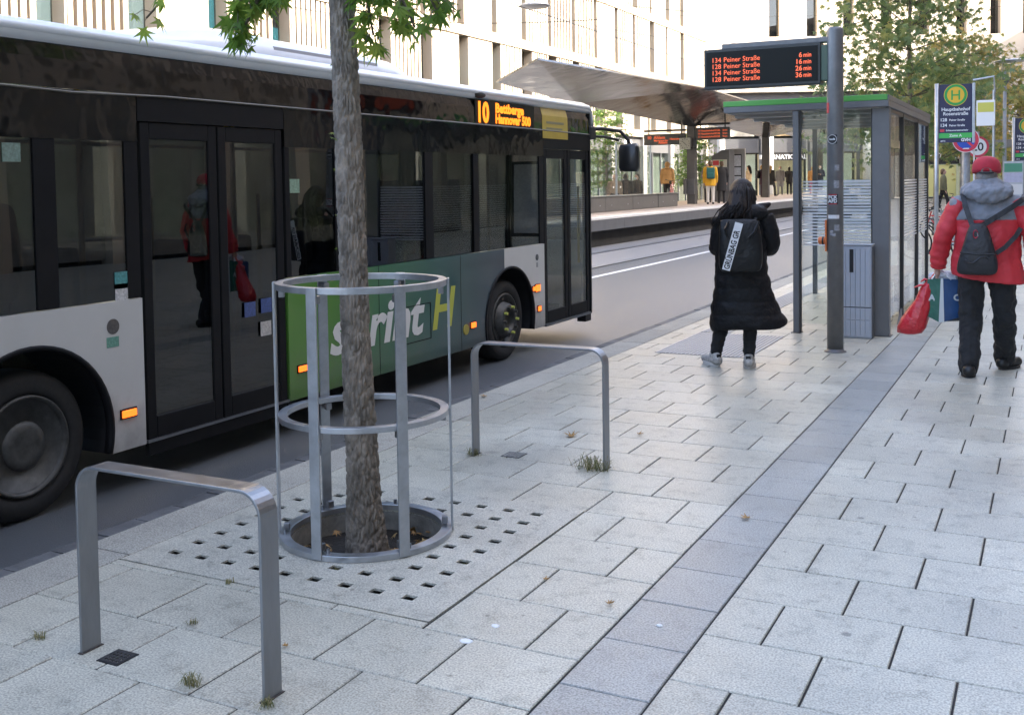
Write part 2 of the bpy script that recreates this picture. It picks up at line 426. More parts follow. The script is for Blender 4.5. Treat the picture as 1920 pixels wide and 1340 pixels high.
# ================================================================ bike hoops
def hoop(name, label, p0, p1, h, wd, th):
    t = thing(name, label, 'bike stand', (p0[0], p0[1], 0), group='flat bar bike stands on the pavement')
    a, b = Vector((*p0, 0)), Vector((*p1, 0)); d = (b - a); L_ = d.length; d /= L_; r = .085; path = [(0, -.02)]
    path += [(0, h - r)] + [(r - r * math.cos(q), h - r + r * math.sin(q)) for q in [math.pi / 2 * i / 8 for i in range(1, 9)]]
    path += [(L_ - r + r * math.sin(q), h - r + r * math.cos(q)) for q in [math.pi / 2 * i / 8 for i in range(0, 8)]] + [(L_, h - r), (L_, -.02)]
    nrm = Vector((-d.y, d.x, 0)); rings = []
    for i, (s, z) in enumerate(path):
        s0, z0 = path[max(i - 1, 0)]; s1, z1 = path[min(i + 1, len(path) - 1)]
        tx, tz = s1 - s0, z1 - z0; q = math.hypot(tx, tz); nx, nz = -tz / q, tx / q
        c = a + d * s; off = d * nx * th / 2; c.z = z
        o = Vector((off.x, off.y, nz * th / 2)); wv = nrm * wd / 2
        rings.append([c - o - wv, c - o + wv, c + o + wv, c + o - wv])
    MB().loft(rings).build('bar', M_STEEL, t, bevel=.0025)
    for q in (a, b):
        MB().b(q.x - .012, q.x + .012, q.y - wd / 2 - .006, q.y + wd / 2 + .006, -.004, .0025).build('foot_socket', mat('rusty_socket', (.06, .05, .045), .8, var=.4, vs=60), t)
    return t
hoop('bike_stand', 'nearest flat steel bike hoop, beside the small drain grid', (-3.166, 2.715), (-2.31, 2.712), .695, .088, .012)
hoop('bike_stand', 'farther flat steel bike hoop with grass at its foot, beyond the tree guard', (-3.226, 5.765), (-2.352, 5.782), .71, .088, .012)

# small drain covers set in the slabs
def drain(label, x, y, s, m=None):
    t = thing('drain_cover', label, 'drain', (x, y, 0), group='small square drain covers by the bike stands')
    hs = []
    for i in range(4):
        for j in range(4):
            cx, cy = x + (i - 1.5) * s * .21, y + (j - 1.5) * s * .21; r = s * .055
            hs.append([(cx - r, cy - r), (cx - r, cy + r), (cx + r, cy + r), (cx + r, cy - r)])
    plate(rect(x - s / 2, x + s / 2, y - s / 2, y + s / 2), hs, -.002, .0032, 'cover', m or mat('cast_iron', (.05, .048, .046), .6, .4, var=.3, vs=40), t)
    f = MB(); e = s / 2 + .008
    for x0, x1, y0, y1 in ((x - e, x + e, y - e, y - s / 2 - .001), (x - e, x + e, y + s / 2 + .001, y + e), (x - e, x - s / 2 - .001, y - s / 2, y + s / 2), (x + s / 2 + .001, x + e, y - s / 2, y + s / 2)): f.b(x0, x1, y0, y1, -.002, .0022)
    f.build('rim', M_BLACK, t)
drain('small square iron drain cover at the foot of the nearest bike hoop', -3.018, 2.706, .088)
drain('small square grey drain cover inside the farther bike hoop', -3.0, 5.85, .11, mat('dusty_iron', (.19, .19, .175), .7, .2, var=.4, vs=40))

# ================================================================ tree guard
g = thing('tree_guard', 'round galvanised steel tree guard of flat posts and three rings', 'tree guard', (TC[0], TC[1], 0))
def gring(z, h, ro, ri, nm):
    rg = lambda r, z_: [(TC[0] + r * math.cos(2 * math.pi * q / 96), TC[1] + r * math.sin(2 * math.pi * q / 96), z_) for q in range(96)]
    return MB().loft([rg(ri, z), rg(ro, z), rg(ro, z + h), rg(ri, z + h), rg(ri, z)], cap=False).build(nm, M_GALV, g, bevel=.002)
gring(.002, .028, .418, .366, 'base_ring'); gring(.585, .026, .412, .370, 'middle_ring'); gring(1.212, .03, .412, .372, 'top_ring')
# six posts, seen by their place round the ring
posts = [R(q) for q in (272.5, 329, 31, 96.5, 154, 213)]
for a in posts:
    ra, ta = Vector((math.cos(a), math.sin(a), 0)), Vector((-math.sin(a), math.cos(a), 0)); c = Vector((TC[0], TC[1], 0)) + ra * .418
    p = MB().ob(c + Vector((0, 0, .625)), ra * .006, ta * .026, (0, 0, .618)).build('post', M_GALV, g, bevel=.002)
    for z in (.055, .565, 1.185):
        br = MB().ob(c - ra * .036 + Vector((0, 0, z)), ra * .014, ta * .016, (0, 0, .018)).build('bracket', M_STEEL, p, bevel=.004)
    MB().cyl(c - ra * .03 + Vector((0, 0, .03)) + ta * .04, c - ra * .03 + Vector((0, 0, .052)) + ta * .04, .009, seg=8).build('bolt', M_STEEL, p)

# ================================================================ near tree
def star_leaf(size, rnd):
    # five pointed lobes, folded a little along the middle
    pts = []; A = [-135, -105, -72, -50, -32, -14, 0, 14, 32, 50, 72, 105, 135]
    rr = [.55, .22, .92, .40, .98, .42, 1.12, .42, .98, .40, .92, .22, .55]
    for a, r in zip(A, rr):
        q = R(a) ; r2 = r * (1 + rnd.uniform(-.1, .1)); x, y = r2 * math.sin(q), r2 * math.cos(q)
        pts.append((x * size * .5, y * size * .5, -abs(x) * size * .10 - (r2 ** 2) * size * .06 + rnd.uniform(-.02, .02) * size))
    pts.append((0, -.10 * size, 0))
    return [Vector(p) for p in pts]
def leaf_cloud(pts, size, rnd, droop=.6):
    V, F = [], []
    for p, s in pts:
        L_ = star_leaf(size * s, rnd); n = len(L_)
        az = rnd.uniform(0, 2 * math.pi); tip = Vector((math.cos(az), math.sin(az), -droop - rnd.uniform(0, .9))).normalized()
        nr = Vector((rnd.uniform(-.6, .6), rnd.uniform(-.6, .6), 1)); nr = (nr - tip * nr.dot(tip)).normalized(); sd_ = tip.cross(nr)
        b = len(V)
        for q in L_: V.append(Vector(p) + sd_ * q.x + tip * q.y + nr * q.z)
        for k in range(n - 2): F.append((b + n - 1, b + k + 1, b + k))
        F.append((b + n - 1, b, b + n - 2)) if False else None
    return V, F
def bark(name, path, radii, m, parent, seg=64, step=.012, amp=.0125):
    P = [Vector(p) for p in path]; L_ = [0]
    for a, b in zip(P, P[1:]): L_.append(L_[-1] + (b - a).length)
    n = int(L_[-1] / step); mb = MB(); rings = []
    for i in range(n + 1):
        s = L_[-1] * i / n; k = max(j for j in range(len(P)) if L_[j] <= s + 1e-9); k = min(k, len(P) - 2)
        u = (s - L_[k]) / (L_[k + 1] - L_[k]); c = P[k].lerp(P[k + 1], u); r = radii[k] * (1 - u) + radii[k + 1] * u; ring = []
        for q in range(seg):
            a = 2 * math.pi * q / seg; cx, sx = math.cos(a), math.sin(a)
            wv = mn.noise(Vector((cx * 2.5, sx * 2.5, s * 5 + 7))) * .5
            d = mn.voronoi(Vector((cx * r * 62 + wv, sx * r * 62 + wv, s * 15)))[0]
            f = min((d[1] - d[0]) * 3.0, 1) ; d2 = mn.noise(Vector((cx * r * 130, sx * r * 130, s * 60)))
            lump = mn.noise(Vector((cx * 1.3, sx * 1.3, s * 3)))
            rr = r * (1 + .05 * lump) + amp * (f - .6) * min(r / .07, 1) + .0022 * d2
            ring.append((c.x + cx * rr, c.y + sx * rr, c.z))
        rings.append(ring)
    return mb.loft(rings).build(name, m, parent, smooth=True)
M_BARK = mat('furrowed_bark', (.215, .185, .15), .9, var=.5, vs=22, bump=.004, bs=200, stretch=(1, 1, .5))
M_TWIG = mat('twig_bark', (.10, .085, .06), .85)
M_LEAF1 = leafmat('green_tree_leaf', (.09, .18, .028), (.16, .27, .04), (.30, .37, .07), .55)
T1 = thing('street_tree', 'near tree with furrowed bark growing out of the round steel guard', 'tree', (-2.95, 4.18, -.12))
bark('trunk', [(-2.955, 4.19, -.14), (-2.957, 4.185, .02), (-2.965, 4.18, .25), (-2.985, 4.17, 1.0), (-3.00, 4.17, 1.8), (-3.022, 4.17, 2.6), (-3.03, 4.18, 3.3), (-3.02, 4.2, 4.4)], [.112, .092, .078, .066, .063, .060, .054, .035], M_BARK, T1, seg=108, step=.0072)
rnd = random.Random(5)
lp, tw = [], MB()
def branch(p0, p1, n, spread, cnt, size=1.0, sag=.25):
    p0, p1 = Vector(p0), Vector(p1); path = []
    for i in range(n + 1):
        u = i / n; q = p0.lerp(p1, u); q.z += math.sin(u * math.pi) * .12 - sag * u * u * .3; path.append(q)
    tw.tube(path, [.016 * (1 - .8 * i / n) + .002 for i in range(n + 1)], 6)
    for c in range(cnt):
        u = .25 + .8 * rnd.random() ; i = min(int(u * n), n - 1); q = path[i].lerp(path[min(i + 1, n)], u * n - i) if u <= 1 else path[-1]
        e = q + Vector((rnd.gauss(0, spread), rnd.gauss(0, spread), rnd.gauss(-.04, spread * .6)))
        tw.tube([q, (q + e) / 2 + Vector((0, 0, .02)), e], .0022, 4, cap=False); lp.append((e, rnd.uniform(.75, 1.25)))
# low boughs that dip into the view, then the crown above it
branch((-3.025, 4.18, 2.95), (-3.60, 4.12, 2.52), 8, .05, 60, sag=.2)
branch((-3.3, 4.1, 2.9), (-3.66, 4.14, 2.55), 6, .045, 40, sag=.1)
branch((-3.02, 4.18, 3.0), (-4.34, 4.22, 2.76), 8, .06, 26, sag=.5)
branch((-3.02, 4.17, 2.85), (-2.60, 4.14, 2.45), 8, .06, 64, sag=.12)
branch((-2.9, 4.15, 2.9), (-2.52, 4.2, 2.52), 6, .05, 30, sag=.1)
branch((-3.02, 4.17, 2.9), (-2.80, 4.10, 2.42), 6, .045, 40, sag=.1)
for z in (3.0, 3.4, 3.8, 4.3, 4.7):
    for q in range(6):
        a = rnd.uniform(0, 6.28); l_ = rnd.uniform(.8, 1.7) * (5.6 - z) / 2.4
        branch((-3.02, 4.19, z), (-3.02 + l_ * math.cos(a), 4.19 + l_ * math.sin(a), z + .35 + rnd.uniform(0, .3)), 8, .17, 42, sag=.3)
V, F = leaf_cloud(lp, .15, rnd, .9)
tw.build('bough', M_TWIG, T1, smooth=True)
MB().add(V, F).build('crown', M_LEAF1, T1)
# shoots of small leaves sprouting from the bark
sh = []
for z, a, s in ((1.93, 3.6, .7), (1.95, 4.1, .75), (1.92, 4.5, .6), (1.56, 3.3, .55), (1.22, 3.4, .6), (2.28, 3.2, .5), (1.78, 3.2, .5), (1.4, 3.5, .45)):
    u = (z - 1) / .8; x = -2.985 - .015 * u; r = .08
    sh.append(((x + r * math.cos(a), 4.17 + r * math.sin(a), z), s))
V, F = leaf_cloud(sh, .06, rnd, .1)
MB().add(V, F).build('bark_shoot', leafmat('young_leaf', (.14, .22, .03), (.20, .27, .05), (.25, .3, .06)), T1)

# litter in the pit and on the slabs
M_DRY = leafmat('dry_leaf', (.26, .13, .035), (.38, .22, .07), (.45, .33, .15), .15)
def litter(name, label, x, y, z, s, m=M_DRY, cat='leaf', group='fallen leaves'):
    r = random.Random(int(x * 1000) + int(y * 77)); L_ = star_leaf(s, r); a = r.uniform(0, 6.28); t = thing(name, label, cat, (x, y, z), group=group)
    vs = [(x + p.x * math.cos(a) - p.y * math.sin(a), y + p.x * math.sin(a) + p.y * math.cos(a), z + .004 - p.z * 1.2 + r.uniform(0, .006)) for p in L_]
    n = len(vs); MB().add(vs, [(n - 1, k + 1, k) for k in range(n - 2)]).build('blade', m, t)
    q = Vector((x, y, z + .006)); MB().tube([q, q + Vector((math.cos(a + 2) * s * .4, math.sin(a + 2) * s * .4, .004))], .0015, 4).build('stalk', M_TWIG, t)
litter('fallen_leaf', 'large dry orange leaf lying in the tree pit', -3.19, 4.01, -.085, .16)
litter('fallen_leaf', 'curled brown leaf lying in the tree pit beside the orange one', -3.13, 3.96, -.085, .11)
litter('fallen_leaf', 'pale yellow star leaf on the slabs inside the farther bike hoop', -2.86, 6.42, .001, .15)
litter('fallen_leaf', 'small brown leaf on the slabs beyond the farther bike hoop', -2.47, 6.65, .001, .08)
litter('fallen_leaf', 'yellow leaf on the kerb behind the farther bike hoop', -4.02, 7.35, .001, .10)
litter('fallen_leaf', 'pale yellow leaf on the dark strip of slabs', -1.36, 5.20, .001, .085)
litter('fallen_leaf', 'tiny yellow leaf on the slabs left of the dark strip', -1.58, 3.90, .001, .055)
litter('fallen_leaf', 'brown leaf on the slab right of the nearest bike hoop', -2.52, 3.03, .001, .04)
litter('fallen_leaf', 'dark shrivelled leaf on the slab by the grate corner', -1.93, 4.03, .001, .05)
rl = random.Random(8); lt = []
for k in range(34):
    a = rl.uniform(0, 6.28); q = rl.uniform(.12, .35); lt.append(((TC[0] + q * math.cos(a), TC[1] + q * math.sin(a), -.072 + rl.uniform(0, .02)), rl.uniform(.5, 1.2)))
V, F = leaf_cloud(lt, .09, rl, .0)
tag(MB().add(V, F).build('leaf_litter', M_DRY), 'dead leaves lying on the soil of the tree pit', 'leaves', kind='stuff')
M_GUM = mat('white_wrapper', (.75, .76, .76), .5)
for x, y, s, lb in ((-1.937, 3.365, .028, 'crumpled white scrap on the slab in front of the tree grate'), (-1.90, 3.53, .02, 'thin white smear of paper on the slab beyond the crumpled scrap'), (-1.335, 3.80, .014, 'round white spot of paper on the dark strip')):
    r = random.Random(int(s * 1e4)); mb = MB()
    mb.loft([[(x + s * q * (1 + r.uniform(-.2, .2)) * math.cos(a), y + s * q * .7 * math.sin(a), h) for a in [6.283 * k / 9 for k in range(9)]] for q, h in ((1, .0005), (.8, .004), (.3, .006))])
    tag(mb.build('paper_scrap', M_GUM), lb, 'litter', 'scraps of paper on the pavement')

# grass tufts
M_GRASS = leafmat('grass_blade', (.08, .12, .03), (.20, .19, .08), (.40, .34, .18), .3)
def tuft(label, x, y, n, h, spread, z=0.0):
    r = random.Random(n * 7 + int(x * 100)); mb = MB()
    for k in range(n):
        a = r.uniform(0, 6.28); l_ = h * r.uniform(.5, 1.2); px, py = x + r.gauss(0, spread), y + r.gauss(0, spread * .6); d = Vector((math.cos(a), math.sin(a), 0)); wv = Vector((-d.y, d.x, 0)) * .0016
        le = r.uniform(.5, 1.5); p = Vector((px, py, z)); q = p + d * l_ * le * .35 + Vector((0, 0, l_ * .7)); e = p + d * l_ * le + Vector((0, 0, l_ * max(.08, 1.0 - .6 * le)))
        mb.add([p - wv, p + wv, q + wv * .7, q - wv * .7, e], [(0, 1, 2, 3), (3, 2, 4)])
    tag(mb.build('grass_tuft', M_GRASS), label, 'grass', 'weeds in the paving joints')
tuft('bushy grass tuft at the foot of the farther bike hoop', -2.42, 5.74, 150, .10, .045)
tuft('leafy weed at the kerb side foot of the farther bike hoop', -3.23, 5.74, 60, .06, .02)
tuft('straw coloured grass tuft in front of the nearest bike hoop', -2.62, 2.66, 60, .05, .018)
tuft('thin grass at the pavement side foot of the nearest bike hoop', -2.29, 2.66, 50, .035, .02)
tuft('small weed in the joint left of the nearest bike hoop', -3.42, 2.70, 30, .03, .015)
tuft('small weed beside the corner of the tree grate', -3.15, 3.44, 25, .025, .012)
tuft('small weed in the joint behind the nearest bike hoop', -2.985, 3.05, 25, .025, .012)
tuft('weed growing out of a grate hole right of the tree', -2.36, 4.08, 34, .045, .014, -.04)
tuft('weed in the farthest corner hole of the grate', -2.36, 4.83, 22, .05, .01, -.04)
tuft('weed in a grate hole in front of the tree guard', -2.85, 3.79, 30, .045, .012, -.04)
tuft('green weed inside the tree pit by the right post', -2.72, 4.22, 40, .09, .03, -.12)
# ================================================================ city bus
BX, BXF = -4.90, -7.45
YR, YF = 0.40, 11.78
M_BW = mat('bus_white_paint', (.50, .50, .485), .35, var=.05, vs=2, coat=.3, rvar=.04)
M_ROOFW = mat('bus_roof_white', (.74, .76, .79), .3, var=.03, vs=3, coat=.4)
M_BBLK = mat('bus_gloss_black', (.004, .004, .004), .08, spec=.5, bump=.02, bs=1.7)
M_BFR = mat('bus_dark_frame', (.009, .009, .010), .5, spec=.15, var=.15, vs=6)
M_BIN = mat('bus_interior_grey', (.10, .10, .105), .8)
M_SEAT = mat('bus_seat_fabric', (.035, .05, .09), .9, var=.4, vs=60)
M_YEL = mat('yellow_rail', (.55, .38, .03), .4)
M_RIM = mat('dusty_wheel_rim', (.07, .07, .066), .55, .5, var=.35, vs=14)
def livery():
    m = mat('livery_green_to_slate', (.1, .2, .1), .34, coat=.4); t = m.node_tree; N = t.nodes; L = t.links; p = N['Principled BSDF']
    geo = N.new('ShaderNodeNewGeometry'); sx = N.new('ShaderNodeSeparateXYZ'); L.new(geo.outputs['Position'], sx.inputs[0])
    mr = N.new('ShaderNodeMapRange'); mr.inputs['From Min'].default_value = 6.0; mr.inputs['From Max'].default_value = 9.5; L.new(sx.outputs['Y'], mr.inputs[0])
    cr = N.new('ShaderNodeValToRGB'); L.new(mr.outputs[0], cr.inputs[0]); e = cr.color_ramp.elements
    e[0].color = (.085, .215, .030, 1); e[1].color = (.040, .052, .072, 1)
    for q, c in ((.15, (.075, .20, .032)), (.35, (.038, .135, .060)), (.6, (.026, .088, .078)), (.85, (.034, .060, .076))):
        x = e.new(q); x.color = (*c, 1)
    L.new(cr.outputs[0], p.inputs['Base Color']); return m
M_LIV = livery()
def grime(m):         # dried road spray on the lower body panels
    t = m.node_tree; N = t.nodes; L = t.links; p = N['Principled BSDF']; old = p.inputs['Base Color'].links[0].from_socket
    geo = N.new('ShaderNodeNewGeometry'); sx = N.new('ShaderNodeSeparateXYZ'); L.new(geo.outputs['Position'], sx.inputs[0])
    nz = N.new('ShaderNodeTexNoise'); nz.inputs['Scale'].default_value = 5; nz.inputs['Detail'].default_value = 7; nz.inputs['Roughness'].default_value = .7; L.new(geo.outputs['Position'], nz.inputs['Vector'])
    ad = N.new('ShaderNodeMath'); ad.operation = 'MULTIPLY_ADD'; ad.inputs[1].default_value = -1.1; L.new(sx.outputs['Z'], ad.inputs[0]); L.new(nz.outputs['Fac'], ad.inputs[2])
    mr = N.new('ShaderNodeMapRange'); mr.inputs['From Min'].default_value = -.05; mr.inputs['From Max'].default_value = .5; mr.inputs['To Max'].default_value = .55; L.new(ad.outputs[0], mr.inputs[0])
    mx = N.new('ShaderNodeMix'); mx.data_type = 'RGBA'; L.new(mr.outputs[0], mx.inputs[0]); L.new(old, mx.inputs[6]); mx.inputs[7].default_value = (.11, .10, .088, 1); L.new(mx.outputs[2], p.inputs['Base Color'])
grime(M_LIV); grime(M_BW)
bus = thing('city_bus', 'low floor city bus with white and green livery driving along the kerb', 'bus', (-6.17, 6.0, -.10))
def arcpts(c, r, a0, a1, n=24, zc=.31): return [(c + r * math.cos(a0 + (a1 - a0) * i / n), zc + r * math.sin(a0 + (a1 - a0) * i / n)) for i in range(n + 1)]
ZB, ZW = .15, 1.04
def foot(r): return math.acos(max(-1, min(1, 0))) if r <= 0 else math.asin((ZB - .31) / r)
r = .55; a = foot(r); CR_, CF_ = 3.87, 9.53
polyA = [(YR, ZB), (CR_ - r * math.cos(a), ZB)] + arcpts(CR_, r, math.pi - a, a)[1:-1] + [(CR_ + r * math.cos(a), ZB), (4.665, ZB), (4.665, ZW), (YR, ZW)]
aB = math.acos((9.40 - CF_) / r)
polyB = [(6.03, ZB), (CF_ - r * math.cos(a), ZB)] + arcpts(CF_, r, math.pi - a, aB)[1:] + [(9.40, ZW), (6.03, ZW)]
polyC = [(9.404, ZW)] + [(max(q[0], 9.404), q[1]) for q in arcpts(CF_, r, aB, a)] + [(10.34, ZB), (10.34, ZW)]
for side, x0, x1 in ((1, BX - .04, BX),):
    MB().prism(polyA, 'x', x0, x1).build('side_panel', M_BW, bus)
    MB().prism(polyB, 'x', x0, x1).build('livery_panel', M_LIV, bus)
    MB().prism(polyC, 'x', x0, x1).build('side_panel', M_BW, bus)
for c in (CR_, CF_):                                     # arch lip and wheel well
    lip = MB(); pr = []
    for (y, z) in arcpts(c, r, math.pi - a, a, 30): pr.append((y, z))
    rings = [[(BX + .012, c + (y - c) * k, .31 + (z - .31) * k) for (y, z) in pr] for k in (1.0,)]
    rr = [(BX - .04, 1.0), (BX + .010, 1.0), (BX + .010, .955), (BX - .04, .955)]
    lip.loft([[(x, c + (y - c) * k, .31 + (z - .31) * k) for (x, k) in rr] for (y, z) in pr])
    lip.build('wheel_arch', M_BFR, bus, smooth=True)
    MB().loft([[(x, y, z) for (y, z) in pr] for x in (BX - .03, BX - .5)], closed=False).build('wheel_well', M_BLACK, bus)
MB().b(BXF + .05, BX - .48, YR + .05, YF - .1, .10, .17).build('floor_pan', M_BLACK, bus)
MB().b(BX - .035, BX - .005, 4.69, 6.01, .07, .16).build('sill', M_BFR, bus)
MB().b(BX - .03, BX + .004, 4.68, 6.02, .150, .166).build('sill', M_STEEL, bus)
# window band: header, pillars, panes
MB().b(BX - .03, BX, YR, 4.66, 1.98, 2.255).build('window_header', M_BBLK, bus)
MB().b(BX - .03, BX, 6.03, 10.34, 1.98, 2.255).build('window_header', M_BBLK, bus)
band = MB().prism([(BX - .03, 2.26), (BX, 2.26), (BX - .004, 2.42), (BX - .03, 2.515), (BX - .06, 2.515)], 'y', YR, YF - .16)
band.build('roof_band', M_BBLK, bus)
MB().tube([(BX - .012, YR, 2.258), (BX + .003, 3.2, 2.262), (BX + .003, 4.2, 2.243), (BX + .003, 4.9, 2.262), (BX + .003, 10.3, 2.262), (BX, YF - .16, 2.255)], .007, 6).build('band_seam', mat('band_seam_tan', (.10, .085, .06), .4), bus)
wins = [(.55, 1.95), (2.03, 3.93), (4.07, 4.56), (6.08, 6.62), (6.70, 7.93), (8.06, 8.80), (8.90, 10.24)]
for (y0, y1) in wins: MB().b(BX - .018, BX - .010, y0 - .03, y1 + .03, 1.045, 1.98).build('window', M_BUSGL, bus)
ed = [YR] + [v for q in wins for v in q] + [10.34]
for i in range(0, len(ed), 2):
    if ed[i] < 4.6 and ed[i + 1] > 6.0:
        MB().b(BX - .03, BX - .002, ed[i], 4.66, 1.045, 1.98).build('pillar', M_BFR, bus); MB().b(BX - .03, BX - .002, 6.03, ed[i + 1], 1.045, 1.98).build('pillar', M_BFR, bus)
    else: MB().b(BX - .03, BX - .002, ed[i], ed[i + 1], 1.045, 1.98).build('pillar', M_BFR, bus)
# doors
def leaf(y0, y1, z0, z1, zg, handle, gm=None):
    f = MB(); fw = .075
    f.b(BX - .045, BX - .008, y0, y0 + fw, z0, z1); f.b(BX - .045, BX - .008, y1 - fw, y1, z0, z1); f.b(BX - .045, BX - .008, y0 + fw, y1 - fw, z1 - .10, z1); f.b(BX - .045, BX - .008, y0 + fw, y1 - fw, z0, zg)
    d = f.build('door_leaf', M_BFR, bus, bevel=.006)
    MB().b(BX - .03, BX - .018, y0 + fw - .01, y1 - fw + .01, zg - .01, z1 - .09).build('pane', gm or M_BUSGL, d)
    MB().cyl((BX - .10, handle, .75), (BX - .10, handle, 1.65), .016, seg=8).build('handrail', M_YEL, d)
leaf(4.69, 5.345, .165, 2.10, .30, 4.85); leaf(5.36, 6.01, .165, 2.10, .30, 5.85)
MB().b(BX - .03, BX - .001, 4.67, 6.025, 2.105, 2.255).build('door_header', M_BFR, bus)
M_FDG = glass('front_door_glass', (.62, .65, .64), 1.5, bump=.003, bs=.8)
leaf(10.36, 10.98, .165, 2.06, .30, 10.5, M_FDG); leaf(10.995, 11.60, .165, 2.06, .30, 11.5, M_FDG)
MB().b(BX - .03, BX - .001, 10.35, 11.62, 2.065, 2.255).build('door_header', M_BFR, bus)
MB().b(BX - .05, BX + .004, 10.36, 11.6, .135, .163).build('sill', M_STEEL, bus)
# front corner, front end, rear end, far side
cor = []
for q in range(9):
    t = math.pi / 2 * q / 8; cor.append((BX - .16 + .16 * math.cos(t), YF - .16 + .16 * math.sin(t)))
MB().prism(cor + [(BX - .16, YF - .03), (BX - .03, YF - .16)], 'z', .14, 2.50).build('corner_pillar', M_BFR, bus, smooth=False)
MB().b(BX - .13, BX - .02, 11.5, 11.66, .05, .135).build('step_nose', M_BLACK, bus)
MB().b(BXF + .1, BX - .17, YF - .06, YF, .15, 1.0).build('front_panel', M_BW, bus)
MB().b(BXF + .1, BX - .17, YF - .05, YF - .03, 1.0, 2.2).build('windscreen', M_FDG, bus)
MB().b(BXF + .1, BX - .17, YF - .06, YF - .01, 2.2, 2.52).build('front_header', M_BBLK, bus)
MB().b(BXF + .03, BX - .04, YR - .05, YR, .15, 2.5).build('rear_panel', M_BW, bus)
MB().b(BXF, BXF + .04, YR, YF, .15, ZW).build('far_side_panel', M_BW, bus)
for y0, y1 in ((.55, 3.0), (3.1, 5.0), (5.1, 7.0), (7.1, 9.0), (9.1, 11.6)): MB().b(BXF + .01, BXF + .018, y0, y1, ZW, 2.15).build('far_window', glass('far_bus_glass', (.62, .65, .64), 1.45), bus)
for y in (.47, 3.05, 5.05, 7.05, 9.05, 11.7): MB().b(BXF, BXF + .05, y - .05, y + .05, ZW, 2.15).build('far_pillar', M_BFR, bus)
MB().b(BXF, BXF + .04, YR, YF, 2.15, 2.50).build('far_band', M_BBLK, bus)
# roof with rounded edges, pod, camera
sec = [(BX - .02, 2.505), (BX + .012, 2.53), (BX + .016, 2.56), (BX - .005, 2.60), (BX - .05, 2.625), (BX - .2, 2.645), (-6.17, 2.665), (BXF + .2, 2.645), (BXF + .03, 2.61), (BXF, 2.56), (BXF + .03, 2.505), (-6.17, 2.52)]
rs = [[(x, y, z) for x, z in sec] for y in (YR, YF - .22)]
for dy, k in ((.08, .985), (.14, .965), (.18, .93)):
    rs.append([(-6.17 + (x + 6.17) * (1 - (1 - k) * .5), YF - .22 + dy, 2.505 + (z - 2.505) * (1 - (dy / .2) ** 2 * .8)) for x, z in sec])
MB().loft(rs).build('roof', M_ROOFW, bus, smooth=True)
MB().tube([(BX + .004, YR, 2.572), (BX + .004, YF - .20, 2.572), (BX - .02, YF - .10, 2.55), (BX - .03, YF - .03, 2.47), (BX - .03, YF - .015, 2.35)], .026, 10).build('roof_edge', M_ROOFW, bus, smooth=True)
pod = MB(); rings = []
for y, h in ((4.6, .0), (4.85, .05), (5.15, .11), (5.45, .17), (5.75, .215), (6.0, .225), (6.3, .215), (6.55, .205), (7.2, .205), (7.75, .20), (8.0, .185), (8.16, .135), (8.26, .05), (8.30, .0)):
    s0 = 2.635; e = -5.22 - (.25 if y < 6.3 else 0) * max(0, (6.3 - y) / 1.6)
    pr = [(e, 0), (e - .02, .5), (e - .09, .85), (e - .22, 1.0), (-6.17, 1.08), (BXF + .5, 1.0), (BXF + .36, .5), (BXF + .34, 0)]
    rings.append([(x, y, s0 + k * h) for x, k in pr])
pod.loft(rings).build('roof_pod', M_ROOFW, bus, smooth=True)
MB().b(-5.27, -5.236, 6.35, 7.72, 2.725, 2.75).build('pod_slot', mat('pod_slot_grey', (.30, .30, .31), .6), bus)
MB().ell((BX + .0, 8.93, 2.545), (.035, .12, .035)).build('roof_camera', M_BLACK, bus, smooth=True)
# yellow panel, destination display
MB().prism([(BX + .001, 2.175), (BX + .004, 2.175), (BX + .004, 2.262), (BX + .0, 2.422), (BX - .024, 2.512), (BX - .029, 2.51), (BX - .003, 2.42), (BX + .001, 2.262)], 'y', 10.33, 10.99).build('yellow_panel', mat('yellow_vinyl', (.42, .31, .05), .3, coat=.4, var=.08, vs=5), bus)
MB().b(BX + .0052, BX + .0060, 10.42, 10.88, 2.335, 2.36).build('panel_print', mat('grey_print', (.2, .19, .12), .5), bus)
MB().b(BX + .0052, BX + .0060, 10.42, 10.84, 2.275, 2.293).build('panel_print', mat('grey_print', (.2, .19, .12), .5), bus)
MB().b(BX - .002, BX + .003, 8.84, 10.12, 2.268, 2.50).build('display_window', M_SCREEN, bus)
text('10', .27, M_LEDY, bus, (BX + .005, 8.86, 2.29), (0, 1, 0), (0, 0, 1), .001, 'destination_number', bold=.010, sx=.95)
text('Bettberge', .125, M_LEDY, bus, (BX + .005, 9.25, 2.395), (0, 1, 0), (0, 0, 1), .001, 'destination_line', bold=.006, sx=1.25)
text('Hannover 500', .125, M_LEDY, bus, (BX + .005, 9.25, 2.29), (0, 1, 0), (0, 0, 1), .001, 'destination_line', bold=.006, sx=1.08)
